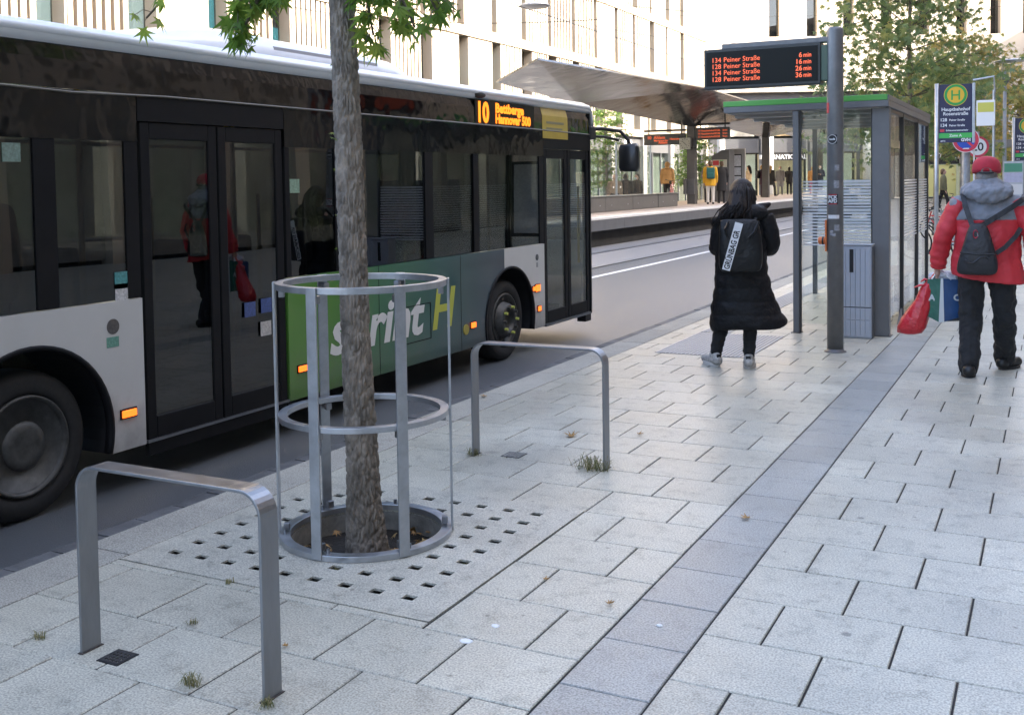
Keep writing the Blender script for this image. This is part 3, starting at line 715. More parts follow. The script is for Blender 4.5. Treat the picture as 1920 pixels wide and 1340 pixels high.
# livery lettering
M_LETW = mat('white_vinyl', (.62, .62, .60), .4); M_LETY = mat('yellow_green_vinyl', (.42, .44, .06), .4)
text('sprint', .49, M_LETW, bus, (BX + .002, 6.50, .415), (0, 1, 0), (0, 0, 1), .001, 'livery_lettering', shear=.22, bold=.014, sx=1.15, sp=1.0)
text('H', .50, M_LETY, bus, (BX + .002, 7.98, .415), (0, 1, 0), (0, 0, 1), .001, 'livery_lettering', shear=.22, bold=.011, sx=1.05)
for y in (1.75, 3.02, 7.18, 8.52): MB().b(BX, BX + .0012, y - .003, y + .003, ZB, ZW).build('panel_seam', M_BFR, bus)
for y0, y1, z0, z1 in ((7.42, 7.98, .34, .66), (1.9, 2.8, .3, .8)):
    q = MB()
    for a_, b_, c_, d_ in ((y0, y1, z0, z0 + .006), (y0, y1, z1 - .006, z1), (y0, y0 + .006, z0 + .006, z1 - .006), (y1 - .006, y1, z0 + .006, z1 - .006)): q.b(BX, BX + .0035, a_, b_, c_, d_)
    q.build('hatch_outline', M_BFR, bus)
# lamps, stickers
for i, (y, z, dy, dz) in enumerate(((4.53, .366, .055, .022), (6.175, .366, .055, .022), (8.735, .362, .045, .026), (10.06, .578, .03, .022), (10.15, .578, .055, .036), (10.185, .355, .035, .026))):
    f = MB().b(BX, BX + .006, y - dy - .008, y + dy + .008, z - dz - .008, z + dz + .008).build('lamp_base', M_BFR, bus)
    MB().b(BX + .006, BX + .016, y - dy, y + dy, z - dz, z + dz).build('marker_lens', M_LAMP, f, bevel=.005)
MB().cyl((BX, 8.60, .335), (BX + .008, 8.60, .335), .05, seg=20).build('filler_cap', mat('cap_yellow', (.35, .30, .06), .6), bus)
MB().cyl((BX, 4.435, .895), (BX + .003, 4.435, .895), .045, seg=24).build('round_emblem', mat('emblem_grey', (.09, .08, .075), .5, var=.3, vs=60), bus)
MB().b(BX, BX + .002, 4.385, 4.475, .775, .835).build('sticker', mat('teal_sticker', (.12, .28, .22), .5, var=.3, vs=90), bus)
MB().cyl((BX, 10.155, .905), (BX + .003, 10.155, .905), .034, seg=20).build('round_emblem', mat('emblem_dark', (.06, .065, .07), .5), bus)
MB().b(BX, BX + .002, 10.135, 10.175, .80, .85).build('sticker', mat('grey_sticker', (.25, .26, .26), .5), bus)
for y, z, c in ((5.63, .86, (.05, .08, .22)), (5.80, .87, (.05, .08, .22)), (5.79, .71, (.42, .40, .38)), (4.52, 1.16, (.07, .25, .25)), (4.52, 1.09, (.5, .5, .5)), (3.80, 1.90, (.16, .23, .20)), (6.14, 1.70, (.2, .3, .22))):
    MB().b(BX - .0075, BX - .0045, y - .055, y + .055, z - .05, z + .05).build('sticker', mat('sticker_%d' % int(c[0] * 1000 + c[1] * 100 + c[2] * 10000), c, .4, var=.35, vs=70), bus)
# mirror on a bent arm in front of the door
arm = MB().tube([(-4.98, 11.70, 2.32), (-4.90, 12.0, 2.34), (-4.72, 12.16, 2.31), (-4.63, 12.2, 2.20), (-4.62, 12.2, 2.15)], .022, 8).build('mirror_arm', M_BLACK, bus, smooth=True)
MB().tube([(-4.98, 11.70, 2.24), (-4.86, 12.0, 2.24), (-4.74, 12.16, 2.2)], .016, 8).build('mirror_brace', M_BLACK, bus, smooth=True)
mh = MB().loft([[(-4.62 + x * k, 12.2 + d, 1.985 + z * k) for x, z in ((-.10, -.17), (.10, -.17), (.125, -.12), (.125, .12), (.10, .17), (-.10, .17), (-.125, .12), (-.125, -.12))] for d, k in ((-.06, .86), (-.04, 1), (.03, 1), (.07, .7))]).build('mirror_housing', mat('mirror_black', (.02, .02, .02), .3, var=.3, vs=8), bus, smooth=True)
MB().b(-5.07, -4.88, 11.62, 11.80, 2.20, 2.36).build('mirror_mount', M_BLACK, bus, bevel=.02)
# wheels
def wheel(c, dish):
    x = BX - .06
    t = MB().lathe([(.27, -.26), (.37, -.27), (.405, -.24), (.41, -.20), (.41, -.06), (.403, -.025), (.375, -.003), (.30, .0), (.272, -.02), (.268, -.20)], (x, c, .31), 56, 'x', cap=False).build('tyre', M_RUBBER, bus, smooth=True)
    if dish == 'front': pr = [(.275, -.03), (.272, -.005), (.258, .0), (.24, -.03), (.215, -.05), (.185, -.035), (.165, .03), (.155, .045), (.115, .048), (.105, .03), (.095, .0), (.06, -.005), (.0001, -.005)]
    else: pr = [(.278, -.02), (.276, .006), (.262, .008), (.25, -.02), (.235, -.10), (.205, -.15), (.16, -.155), (.15, -.12), (.135, -.02), (.12, .0), (.08, .0), (.0001, -.005)]
    rim = MB().lathe(pr, (x, c, .31), 48, 'x').build('rim', M_RIM, t, smooth=True)
    for k in range(10):
        a = 2 * math.pi * k / 10; rr = .135 if dish == 'front' else .18; xx = x + (.045 if dish == 'front' else -.16)
        MB().cyl((xx, c + rr * math.cos(a), .31 + rr * math.sin(a)), (xx + .035, c + rr * math.cos(a), .31 + rr * math.sin(a)), .013, seg=8).build('wheel_nut', mat('nut_yellow_green', (.45, .48, .10), .5) if dish == 'front' and k % 2 == 0 else M_RIM, t)
        MB().cyl((x - .046 if dish == 'front' else x - .14, c + .213 * math.cos(a + .3), .31 + .213 * math.sin(a + .3)), (x - .028 if dish == 'front' else x - .10, c + .213 * math.cos(a + .3), .31 + .213 * math.sin(a + .3)), .02, seg=10).build('hand_hole', M_BLACK, t)
wheel(CF_ + .0, 'front'); wheel(CR_, 'rear')
# interior
MB().b(BXF + .40, BX - .40, YR + .05, YF - .2, .20, .24).build('floor', M_BIN, bus)
MB().b(BXF + .06, BX - .06, YR + .05, YF - .2, 2.36, 2.40).build('ceiling_lining', mat('bus_lining', (.30, .30, .29), .8), bus)
for k, (y, x) in enumerate([(yy, xx) for yy in (1.2, 2.1, 3.0, 7.2, 8.0, 8.8) for xx in (-5.25, -6.95)] + [(4.0, -6.95), (5.0, -6.95), (6.0, -6.95)]):
    s = MB().b(x - .21, x + .21, y - .2, y + .22, .60, .68).build('seat', M_SEAT, bus, bevel=.03)
    MB().b(x - .2, x + .2, y - .26, y - .19, .68, 1.25).build('seat_back', M_SEAT, s, bevel=.03)
    MB().b(x - .05, x + .05, y - .1, y + .1, .24, .6).build('seat_leg', M_BIN, s)
for x, y in ((-5.5, 4.75), (-5.5, 6.1), (-5.45, 8.42), (-6.6, 5.4), (-5.5, 10.2), (-6.6, 7.4)):
    MB().cyl((x, y, .24), (x, y, 2.36), .02, seg=10).build('grab_pole', M_YEL, bus)
MB().b(-5.42, -5.39, 8.30, 8.55, 1.05, 2.2).build('yellow_divider', mat('yellow_divider_panel', (.40, .30, .04), .5), bus)
MB().b(-5.42, -5.39, 9.02, 9.14, 1.05, 2.2).build('yellow_divider', mat('yellow_divider_panel', (.40, .30, .04), .5), bus)
MB().b(-7.0, -5.9, 10.25, 10.30, .24, 1.75).build('driver_partition', M_BIN, bus)
for x in (-5.6, -6.7): MB().cyl((x, YR + .5, 2.05), (x, 10.2, 2.05), .017, seg=8).build('hand_rail', M_YEL, bus)
# ================================================================ departure display on its pole
M_HOUS = mat('display_housing', (.030, .033, .032), .4, var=.1, vs=10)
PX, PY = -1.905, 10.66
dp = thing('departure_display_pole', 'grey round pole carrying the orange departure display in front of the bus shelter', 'display pole', (PX, PY, 0))
pole = MB().lathe([(.078, -.01), (.078, 3.12), (.074, 3.145), (.06, 3.155)], (PX, PY, 0), 32).build('pole', M_POLE, dp, smooth=True)
MB().lathe([(.105, 0), (.105, .006), (.08, .012), (.08, .03)], (PX, PY, 0), 32).build('foot_collar', M_DGREY, dp, smooth=True)
dx0, dx1, dz0, dz1 = -3.195, -2.03, 2.618, 3.02
hs = MB().b(dx0, dx1, PY - .06, PY + .10, dz0, dz1).build('display_case', M_HOUS, dp, bevel=.008)
MB().b(dx0 + .18, PX - .05, PY - .04, PY + .08, dz1, dz1 + .05).build('cross_arm', M_POLE, dp, bevel=.006)
MB().b(dx1, PX - .06, PY - .05, PY + .09, dz0 + .03, dz1 - .03).build('mount_plate', mat('mount_green', (.06, .10, .07), .4), dp, bevel=.006)
scr = MB().b(dx0 + .025, dx1 - .025, PY - .0645, PY - .0615, dz0 + .03, dz1 - .03).build('screen', M_SCREEN, dp)
zt = dz1 - .135
for i, (n_, mins) in enumerate((('134', '6'), ('128', '16'), ('134', '26'), ('128', '36'))):
    z = zt - i * .0645 + .0
    text(n_, .068, M_LED, scr, (dx0 + .08, PY - .0655, z), (1, 0, 0), (0, 0, 1), .0005, 'departure_line', bold=.0)
    text('Peiner Straße', .068, M_LED, scr, (dx0 + .205, PY - .0655, z), (1, 0, 0), (0, 0, 1), .0005, 'departure_line', bold=.0)
    text(mins, .068, M_LED, scr, (dx1 - .175, PY - .0655, z), (1, 0, 0), (0, 0, 1), .0005, 'departure_time', bold=.0008, align='RIGHT')
    text('min', .062, M_LED, scr, (dx1 - .165, PY - .0655, z), (1, 0, 0), (0, 0, 1), .0005, 'departure_time', bold=.0006, sx=.85)
def onpole(a, z, wd, h, m, name='sticker', r=.0792):     # patch bent round the pole; a = angle of its middle
    n = 6; vs = []; fs = []
    for i in range(n + 1):
        q = a + (i / n - .5) * wd / r; vs += [(PX + r * math.cos(q), PY + r * math.sin(q), z - h / 2), (PX + r * math.cos(q), PY + r * math.sin(q), z + h / 2)]
    for i in range(n): fs.append((2 * i, 2 * i + 2, 2 * i + 3, 2 * i + 1))
    return MB().add(vs, fs).build(name, m, dp)
FA = -math.pi / 2 - .17                                   # the side that faces the camera
M_STK = mat('sticker_black', (.012, .012, .014), .5); M_STW = mat('sticker_white', (.62, .62, .62), .5, var=.1, vs=60); M_STR = mat('sticker_red', (.5, .03, .04), .5); M_STG = mat('sticker_torn', (.25, .25, .26), .6, var=.4, vs=80)
s = onpole(FA + .06, 1.495, .098, .098, M_STK)
fd = Vector((math.cos(FA + .06), math.sin(FA + .06), 0)); xd = Vector((-fd.y, fd.x, 0)); o_ = Vector((PX, PY, 0)) + fd * .0815
for tx, z in (('FCK', 1.500), ('AFD', 1.462)): text(tx, .046, M_STW, s, o_ + Vector((0, 0, z)), xd, (0, 0, 1), .0004, 'sticker_text', bold=.0016, align='CENTER')
for z in (1.541, 1.449): MB().ob(o_ + Vector((0, 0, z)), xd * .04, fd * .0003, (0, 0, .003)).build('sticker_bar', M_STR, s)
rs_ = onpole(FA + .02, 2.075, .088, .088, M_STK, 'round_sticker')
MB().tube([o_ + xd * .042 * math.cos(t) - xd * .004 + Vector((0, 0, 2.075 + .042 * math.sin(t))) for t in [6.283 * k / 28 for k in range(28)]], .0022, 4, closed=True).build('sticker_ring', M_STW, rs_)
text('kaufe', .026, M_STW, rs_, o_ - xd * .004 + Vector((0, 0, 2.068)), xd, (0, 0, 1), .0004, 'sticker_text', align='CENTER', bold=.001)
onpole(FA - .75, 2.38, .05, .10, M_STR, 'round_sticker')
onpole(FA + .55, 1.80, .045, .055, M_STG); onpole(FA + .50, 1.64, .05, .075, M_STG); onpole(FA + .1, 1.325, .115, .036, M_STW); onpole(FA + .55, 1.22, .05, .06, M_STG); onpole(FA - .1, 1.17, .035, .05, M_STG); onpole(FA + .2, 1.15, .03, .03, M_STG)
M_ORG = mat('orange_plastic', (.62, .17, .05), .45, var=.08, vs=20)
ob_ = MB().ob((PX - .082, PY - .02, 1.14), (.009, 0, 0), (0, .028, 0), (0, 0, .155)).build('request_button_plate', M_ORG, dp, bevel=.006)
MB().lathe([(.03, 0), (.036, -.01), (.037, -.055), (.03, -.066), (.0001, -.066)], (PX - .09, PY - .02, 1.09), 20, 'x').build('button_horn', M_ORG, ob_, smooth=True)
MB().lathe([(.0385, -.012), (.0385, -.03)], (PX - .09, PY - .02, 1.09), 20, 'x').build('button_band', M_BLACK, ob_)

# ================================================================ grey ribbed cabinet
cb = thing('utility_cabinet', 'pale grey ribbed utility cabinet with a black slot between pole and shelter', 'cabinet', (-1.87, 11.66, 0))
M_CAB = mat('cabinet_grey', (.40, .43, .47), .55, var=.06, vs=4)
cx0, cx1, cy0, cy1 = -2.035, -1.705, 11.63, 11.80
MB().b(cx0, cx1, cy0, cy1, 0, .985).build('body', M_CAB, cb, bevel=.01)
for z0, z1 in ((.335, .955), (.20, .325), (.02, .195)):
    n_ = 6
    for k in range(n_):
        w_ = (cx1 - cx0 - .03) / n_; x = cx0 + .015 + k * w_
        MB().b(x + .0022, x + w_ - .0022, cy0 - .008, cy0 + .001, z0, z1).build('rib', M_CAB, cb, bevel=.002)
MB().b(cx0 + .105, cx0 + .145, cy0 - .0105, cy0 - .0065, .70, .945).build('slot', M_BLACK, cb)
MB().b(cx0 - .006, cx1 + .008, cy0 - .012, cy1 + .006, .985, 1.0).build('lid', M_CAB, cb, bevel=.006)
MB().b(cx0 + .006, cx1 - .006, cy0 - .004, cy0 + .001, .326, .334).build('gap', M_BLACK, cb)
MB().b(cx1, cx1 + .006, cy0, cy1 - .01, .0, .97).build('side_trim', M_DGREY, cb)

# ================================================================ bus shelter
M_SH = mat('shelter_grey_paint', (.15, .152, .155), .42, .2, var=.08, vs=7)
M_SHD = mat('shelter_dark_frame', (.03, .029, .028), .4)
M_STRIPE = mat('white_glass_print', (.66, .67, .68), .5)
sh = thing('bus_shelter', 'grey glass bus shelter with a green roof edge and white striped panes', 'bus shelter', (-2.4, 13.8, 0))
X0, X1, Y0, Y1 = -3.33, -1.56, 11.79, 16.0
rf = MB().b(X0, X1, Y0, Y1, 2.445, 2.515).build('roof', M_SH, sh, bevel=.006)
MB().b(X0 - .002, X1 - .012, Y0 - .003, Y1 - .02, 2.5155, 2.575).build('green_roof_edge', M_GREENP, rf, bevel=.004)
MB().b(X1 - .010, X1 + .002, Y0 - .002, Y1, 2.5152, 2.57).build('roof_side_edge', M_SH, rf)
for k in range(5): MB().b(X0 + .06, X1 - .06, Y0 + .25 + k * .85, Y0 + .33 + k * .85, 2.40, 2.444).build('roof_rib', mat('shelter_soffit', (.38, .38, .37), .5), rf)
MB().b(X0 + .04, X1 - .04, Y0 + .04, Y1 - .04, 2.436, 2.4445).build('soffit', mat('shelter_soffit', (.38, .38, .37), .5), rf)
def post(x0, x1, y0, y1, m=M_SH, nm='post'):
    p = MB().b(x0, x1, y0, y1, .0, 2.44).build(nm, m, sh, bevel=.005)
    MB().b(x0 - .02, x1 + .02, y0 - .02, y1 + .02, .0, .008).build('base_plate', M_SHD, p); return p
post(-2.562, -2.497, 11.80, 11.90); post(-1.735, -1.562, 11.86, 11.985)
MB().b(-2.497, -2.478, 11.82, 11.87, .0, 2.44).build('pane_seal', M_SHD, sh)
MB().b(-1.752, -1.737, 11.90, 11.94, .0, 2.44).build('pane_seal', M_SHD, sh)
def pane_x(x0, x1, y, z0, z1):                            # pane across the pavement
    p = MB().b(x0, x1, y - .004, y + .004, z0, z1).build('pane', M_GLASS, sh); s_ = MB(); z = .965
    while z < 1.66: s_.b(x0 + .004, x1 - .004, y - .0062, y - .0045, z, z + .0165); z += .0345
    s_.build('printed_stripes', M_STRIPE, p)
def pane_y(x, y0, y1, z0, z1, st=True):                   # pane along the pavement
    p = MB().b(x - .004, x + .004, y0, y1, z0, z1).build('pane', M_GLASS, sh); s_ = MB(); z = .965
    if st:
        while z < 1.66: s_.b(x + .0045, x + .0062, y0 + .004, y1 - .004, z, z + .0165); z += .0345
        s_.build('printed_stripes', M_STRIPE, p)
pane_x(-2.478, -1.752, 11.90, .10, 2.44)
ys = [12.0, 13.20, 14.70, 15.92]
for i in range(3):
    a_, b_ = ys[i], ys[i + 1]
    pane_y(-1.60, a_ + .03, b_ - .03, .16, 2.40, i > 0)
    MB().b(-1.625, -1.575, b_ - .03, b_ + .03, .0, 2.44).build('mullion', M_SHD, sh)
    MB().prism([(b_ - .34, .0), (b_ - .03, .0), (b_ - .03, .16)], 'x', -1.61, -1.585).build('foot_gusset', M_SH, sh)
    MB().b(-1.62, -1.58, a_, b_, 2.40, 2.44).build('head_rail', M_SHD, sh)
pane_x(-3.1, -1.63, 15.95, .16, 2.40)
for x in (-3.14, -1.63): MB().b(x - .03, x + .03, 15.92, 15.98, 0, 2.44).build('mullion', M_SHD, sh)
bn = MB().b(-2.05, -1.68, 13.4, 15.5, .44, .48).build('seat_board', mat('bench_wood', (.22, .12, .06), .6, var=.2, vs=20), sh, bevel=.005)
for y in (13.6, 15.3): MB().b(-1.95, -1.75, y, y + .05, 0, .44).build('seat_leg', M_SHD, bn)
tc = MB().b(-2.3, -1.72, 15.82, 15.88, .8, 2.05).build('timetable_case', M_SHD, sh)
MB().b(-2.25, -1.77, 15.812, 15.82, .86, 2.0).build('timetable_sheet', mat('timetable_paper', (.6, .6, .58), .6, var=.15, vs=25), tc)

# ================================================================ bus stop sign
M_NAVY = mat('navy_sign', (.022, .024, .065), .4); M_SGRN = mat('sign_green', (.02, .30, .06), .4); M_SYEL = mat('sign_yellow', (.72, .42, .03), .4); M_SWHT = mat('sign_white', (.75, .75, .75), .4); M_SGALV = mat('sign_post_alu', (.42, .44, .47), .35, .7, var=.15, vs=9)
def face(c, fd, w_, h_, d_, m, nm, par, bevel=.004):
    fd = Vector(fd); xd = Vector((-fd.y, fd.x, 0)); return MB().ob(c, xd * w_ / 2, fd * d_ / 2, (0, 0, h_ / 2)).build(nm, m, par, bevel=bevel)
def disc(c, fd, r_, m, nm, par, off, th=.001, ri=None):
    fd = Vector(fd); c = Vector(c) + fd * off
    xd = Vector((-fd.y, fd.x, 0)); ringf = lambda q, o: [c + fd * o + xd * q * math.cos(t) + Vector((0, 0, q * math.sin(t))) for t in [6.283 * k / 40 for k in range(40)]]
    if ri: return MB().loft([ringf(ri, 0), ringf(r_, 0), ringf(r_, th), ringf(ri, th), ringf(ri, 0)], cap=False).build(nm, m, par)
    return MB().loft([ringf(r_, 0), ringf(r_, th)]).build(nm, m, par)
def stopsign(label, base, k, cam_dir, top, full=True):
    t = thing('bus_stop_sign', label, 'bus stop sign', (base[0], base[1], 0)); fd = Vector(cam_dir).normalized(); xd = Vector((-fd.y, fd.x, 0)); b0 = Vector((base[0], base[1], 0))
    W, H_ = .52 * k, .98 * k
    MB().cyl(b0, b0 + Vector((0, 0, top)), .034 * k, seg=16).build('post', M_SGALV, t, smooth=True)
    c = b0 + xd * (W / 2 + .035) + Vector((0, 0, top - H_ / 2 - .02)); face(c, fd, W, H_, .03, M_NAVY, 'sign_board', t)
    MB().ob(c + xd * (W / 2 + .022), xd * .024, fd * .022, (0, 0, H_ / 2 + .01)).build('edge_tube', M_SGALV, t, bevel=.008)
    o = fd * .0165; zt_ = c.z + H_ / 2
    hc = Vector((c.x, c.y, zt_ - .18 * k))
    disc(hc, fd, .185 * k, M_SYEL, 'stop_disc', t, .0158); d = disc(hc, fd, .176 * k, M_SGRN, 'green_ring', t, .0170, .001, .135 * k)
    text('H', .235 * k, M_SGRN, t, hc + fd * .0175 + Vector((0, 0, -.083 * k)), xd, (0, 0, 1), .0005, 'stop_letter', align='CENTER', bold=.002)
    def ln(s_, sz, x_, z_, m=M_SWHT, al='LEFT', bo=.001): text(s_, sz * k, m, t, c + o + xd * x_ * k + Vector((0, 0, zt_ - c.z - z_ * k)), xd, (0, 0, 1), .0004, 'sign_text', align=al, bold=bo)
    if full:
        ln('Hauptbahnhof', .078, 0, .445, al='CENTER', bo=.0015); ln('Rosenstraße', .078, 0, .52, al='CENTER', bo=.0015)
        ln('128', .075, -.245, .62, bo=.0015); ln('Peiner Straße', .045, -.10, .615); ln('134', .075, -.245, .712, bo=.0015); ln('Peiner Straße', .045, -.10, .707)
        face(c + o + xd * -.21 * k + Vector((0, 0, H_ / 2 - .775 * k)), fd, .07 * k, .045 * k, .001, mat('sign_red', (.55, .04, .07), .4), 'night_line_mark', t, 0)
        ln('Schienenersatzverkehr', .038, -.15, .787)
        face(c + o + Vector((0, 0, H_ / 2 - .862 * k)), fd, W, .085 * k, .001, mat('zone_green', (.06, .42, .09), .4), 'zone_band', t, 0)
        text('Zone A', .062 * k, M_SWHT, t, c + fd * .0185 + Vector((0, 0, H_ / 2 - .882 * k)), xd, (0, 0, 1), .0004, 'sign_text', align='CENTER', bold=.001)
        ln('GVH', .072, .235, .962, al='RIGHT', bo=.003); ln('60710', .03, -.235, .962)
    return t
stopsign('navy bus stop sign with yellow and green H disc beside the shelter', (-1.79, 19.4), 1.0, (.12, -1, 0), 3.27)
# ================================================================ people
def cmat(n, c, rough=.85, **k): return mat('cloth_' + n, c, rough, var=k.pop('var', .12), vs=k.pop('vs', 18), sheen=k.pop('sheen', .05), bump=k.pop('bump', .004), bs=k.pop('bs', 26), **k)
M_SKIN = mat('skin', (.50, .31, .24), .5, var=.08, vs=30)
M_HAIRS = {'dark': mat('dark_hair', (.014, .0095, .0075), .45, spec=.25, var=.5, vs=60, stretch=(1, 1, .12), bump=.004, bs=120), 'brown': mat('brown_hair', (.09, .05, .028), .5, var=.3, vs=60), 'blond': mat('blond_hair', (.42, .28, .12), .5, var=.25, vs=60), 'grey': mat('grey_hair', (.17, .16, .155), .6, var=.2, vs=60)}
def person(label, loc, rot, h, coat, trous, hair='dark', shoes=None, coat_end=.80, longhair=False, arms='down', step=.0, skin=None, vox=.022, sit=False, legs=True, hood=None, group='people waiting on the tram platform', mask=False, cat='person'):
    t = thing('person', label, cat, loc, rot, group=group, local=True); k = h / 1.72; S = lambda *p: tuple(q * k for q in p)
    hipz = .93; kn = [(.10, .03 + step, .50), (-.10, .01 - step, .50)]; an = [(.10, step * 1.4, .09), (-.10, -step * 1.6, .09 + (.02 if step else 0))]
    dz = 0
    if sit: dz = -.45; kn = [(.11, .42, .50), (-.11, .42, .50)]; an = [(.11, .40, .09), (-.11, .40, .09)]
    H_ = lambda x, y, z: S(x, y, z + dz)
    ar = {'down': [((.20, 0, 1.40), (.245, -.02, 1.12), (.24, .06, .87)), ((-.20, 0, 1.40), (-.245, -.02, 1.12), (-.24, .06, .87))],
          'phone': [((.20, 0, 1.40), (.26, .02, 1.13), (.09, .26, 1.20)), ((-.20, 0, 1.40), (-.26, .02, 1.13), (-.09, .26, 1.18))],
          'bag': [((.20, 0, 1.40), (.27, -.03, 1.13), (.26, .05, .87)), ((-.20, 0, 1.40), (-.26, .05, 1.12), (-.14, .22, 1.02))]}[arms]
    b = MB(); b.ell(H_(0, .015, 1.60), S(.074, .092, .115)); b.cap(H_(0, 0, 1.50), H_(0, 0, 1.42), .05 * k, .055 * k); b.ell(H_(0, .105, 1.585), S(.014, .022, .022), 8, 6)
    b.ell(H_(.075, .01, 1.59), S(.012, .02, .03), 8, 6); b.ell(H_(-.075, .01, 1.59), S(.012, .02, .03), 8, 6)
    b.cap(H_(-.14, 0, 1.41), H_(.14, 0, 1.41), .055 * k); b.ell(H_(0, 0, 1.25), S(.14, .09, .22)); b.ell(H_(0, 0, 1.0), S(.14, .10, .16))
    for s_, (sh_, el, ha) in zip((1, -1), ar):
        b.cap(H_(*sh_), H_(*el), .042 * k, .035 * k); b.cap(H_(*el), H_(*ha), .035 * k, .027 * k)
        d_ = (Vector(ha) - Vector(el)).normalized(); hp = Vector(ha) + d_ * .05; b.ell(H_(*hp), S(.024, .034, .045), 8, 6); b.cap(H_(*(hp + d_ * .03)), H_(*(hp + d_ * .09)), .022 * k, .014 * k)
    for s_, kn_, an_ in zip((1, -1), kn, an):
        b.cap(H_(s_ * .09, 0, hipz), S(*kn_) if sit else H_(*kn_), .07 * k, .05 * k); b.cap(S(*kn_) if sit else H_(*kn_), S(*an_), .048 * k, .034 * k); b.cap(S(an_[0], an_[1] - .03, .045), S(an_[0] + s_ * .01, an_[1] + .12, .035), .032 * k, .028 * k)
    voxel(b.build('body', skin or M_SKIN, t), vox * .8, 2)
    if legs:
        q = MB()
        for s_, kn_, an_ in zip((1, -1), kn, an):
            q.cap(H_(s_ * .085, 0, hipz + .02), S(*kn_) if sit else H_(*kn_), .098 * k, .072 * k); q.cap(S(*kn_) if sit else H_(*kn_), S(*an_), .070 * k, .058 * k)
        q.cap(H_(-.07, 0, hipz + .05), H_(.07, 0, hipz + .05), .10 * k)
        voxel(q.build('trousers', trous, t), vox, 3)
        q = MB()
        for s_, an_ in zip((1, -1), an): q.cap(S(an_[0], an_[1] - .03, .052), S(an_[0] + s_ * .01, an_[1] + .14, .045), .05 * k, .043 * k)
        voxel(q.build('shoes', shoes or M_BLACK, t), vox * .8, 2)
    q = MB(); q.cap(H_(-.15, 0, 1.405), H_(.15, 0, 1.405), .078 * k); q.ell(H_(0, 0, 1.24), S(.20, .135, .26)); q.cap(H_(0, 0, 1.43), H_(0, 0, 1.47), .075 * k, .062 * k)
    for sh_, el, ha in ar: q.cap(H_(*sh_), H_(*el), .072 * k, .060 * k); q.cap(H_(*el), H_(*ha), .060 * k, .048 * k)
    z = 1.15
    q.loft([[H_((.185 + .03 * u) * math.cos(a), (.125 + .03 * u) * math.sin(a), 1.22 - (1.22 - coat_end) * u) for a in [6.283 * j / 20 for j in range(20)]] for u in (0, .25, .5, .75, 1)])
    voxel(q.build('coat', coat, t), vox, 3)
    q = MB(); q.ell(H_(0, -.02, 1.635), S(.088, .098, .098)); q.ell(H_(0, -.055, 1.57), S(.082, .062, .085))
    if longhair: q.cap(H_(0, -.075, 1.58), H_(0, -.11, 1.34), .075 * k, .085 * k)
    if hood: q = MB(); q.ell(H_(0, -.02, 1.62), S(.11, .115, .125)); q.ell(H_(0, -.05, 1.47), S(.12, .09, .06))
    voxel(q.build('hood' if hood else 'hair', hood or M_HAIRS[hair], t), vox * .8, 2)
    if mask: MB().ell(H_(0, .085, 1.555), S(.052, .045, .045), 10, 8).build('face_mask', mat('mask_blue', (.45, .58, .62), .7), t, smooth=True)
    return t
def pack(label, owner_loc, rot, k, m, w_=.30, h_=.42, d_=.15, z=1.20, y=-.22):
    t = thing('backpack', label, 'backpack', owner_loc, rot, local=True)
    MB().b(-w_ / 2, w_ / 2, y - d_ / 2, y + d_ / 2, z - h_ / 2, z + h_ / 2).build('bag', m, t, bevel=.05, bseg=3)
    MB().b(-w_ * .36, w_ * .36, y - d_ / 2 - .03, y - d_ / 2 + .01, z - h_ * .38, z + h_ * .02).build('pocket', m, t, bevel=.02)
    for s_ in (-1, 1): MB().tube([(s_ * w_ * .3, y + d_ / 2 - .01, z + h_ * .42), (s_ * w_ * .42, y + d_ / 2 + .06, z + h_ * .55), (s_ * w_ * .48, y + d_ / 2 + .17, z + h_ * .50)], .018, 6).build('strap', m, t)
    return t

# ---------------- waiting woman in the long black puffer coat, seen from behind
WL, WR = (-2.52, 9.50, 0), R(15.6)
wo = thing('person', 'person in a long black puffer coat waiting with their back turned', 'person', WL, WR, local=True)
M_PUFF = mat('black_puffer', (.006, .006, .007), .55, var=.25, vs=14, bump=.012, bs=22, spec=.25)
b = MB(); b.ell((0, .03, 1.575), (.073, .092, .115)); b.cap((0, .0, 1.50), (0, -.01, 1.40), .05, .055); b.ell((0, .12, 1.56), (.014, .022, .022), 8, 6)
for s_ in (-1, 1):
    b.ell((s_ * .073, .02, 1.565), (.012, .02, .03), 8, 6)
    b.cap((s_ * .17, 0, 1.37), (s_ * .24, .02, 1.09), .042, .036); b.cap((s_ * .24, .02, 1.09), (s_ * .08, .25, 1.17), .036, .028)
    hp = Vector((s_ * .055, .285, 1.19)); b.ell(hp, (.03, .038, .03), 10, 8)
    for f in range(4): b.cap(hp + Vector((-s_ * .005, .02, .022 - f * .016)), hp + Vector((-s_ * (.05 - .004 * f), .055, .026 - f * .016)), .009, .007, 6)
    b.cap(hp + Vector((0, .0, .028)), hp + Vector((-s_ * .03, .02, .06)), .010, .008, 6)
b.cap((-.13, 0, 1.37), (.13, 0, 1.37), .055); b.ell((0, 0, 1.2), (.14, .09, .22)); b.ell((0, 0, .95), (.15, .10, .16))
for x0, x1, x2, y2 in ((-.105, -.17, -.235, .03), (.06, .07, .058, -.03)):
    b.cap((x0, 0, .88), (x1, .02, .48), .07, .05); b.cap((x1, .02, .48), (x2, y2, .10), .045, .035); b.cap((x2, y2 - .03, .04), (x2, y2 + .1, .04), .03)
voxel(b.build('body', M_SKIN, wo), .009, 2)
q = MB()
for x0, x1, x2, y2 in ((-.105, -.165, -.235, .03), (.06, .072, .060, -.03)): q.cap((x0, 0, .88), (x1, .02, .46), .10, .078); q.cap((x1, .02, .46), (x2, y2, .115), .072, .052)
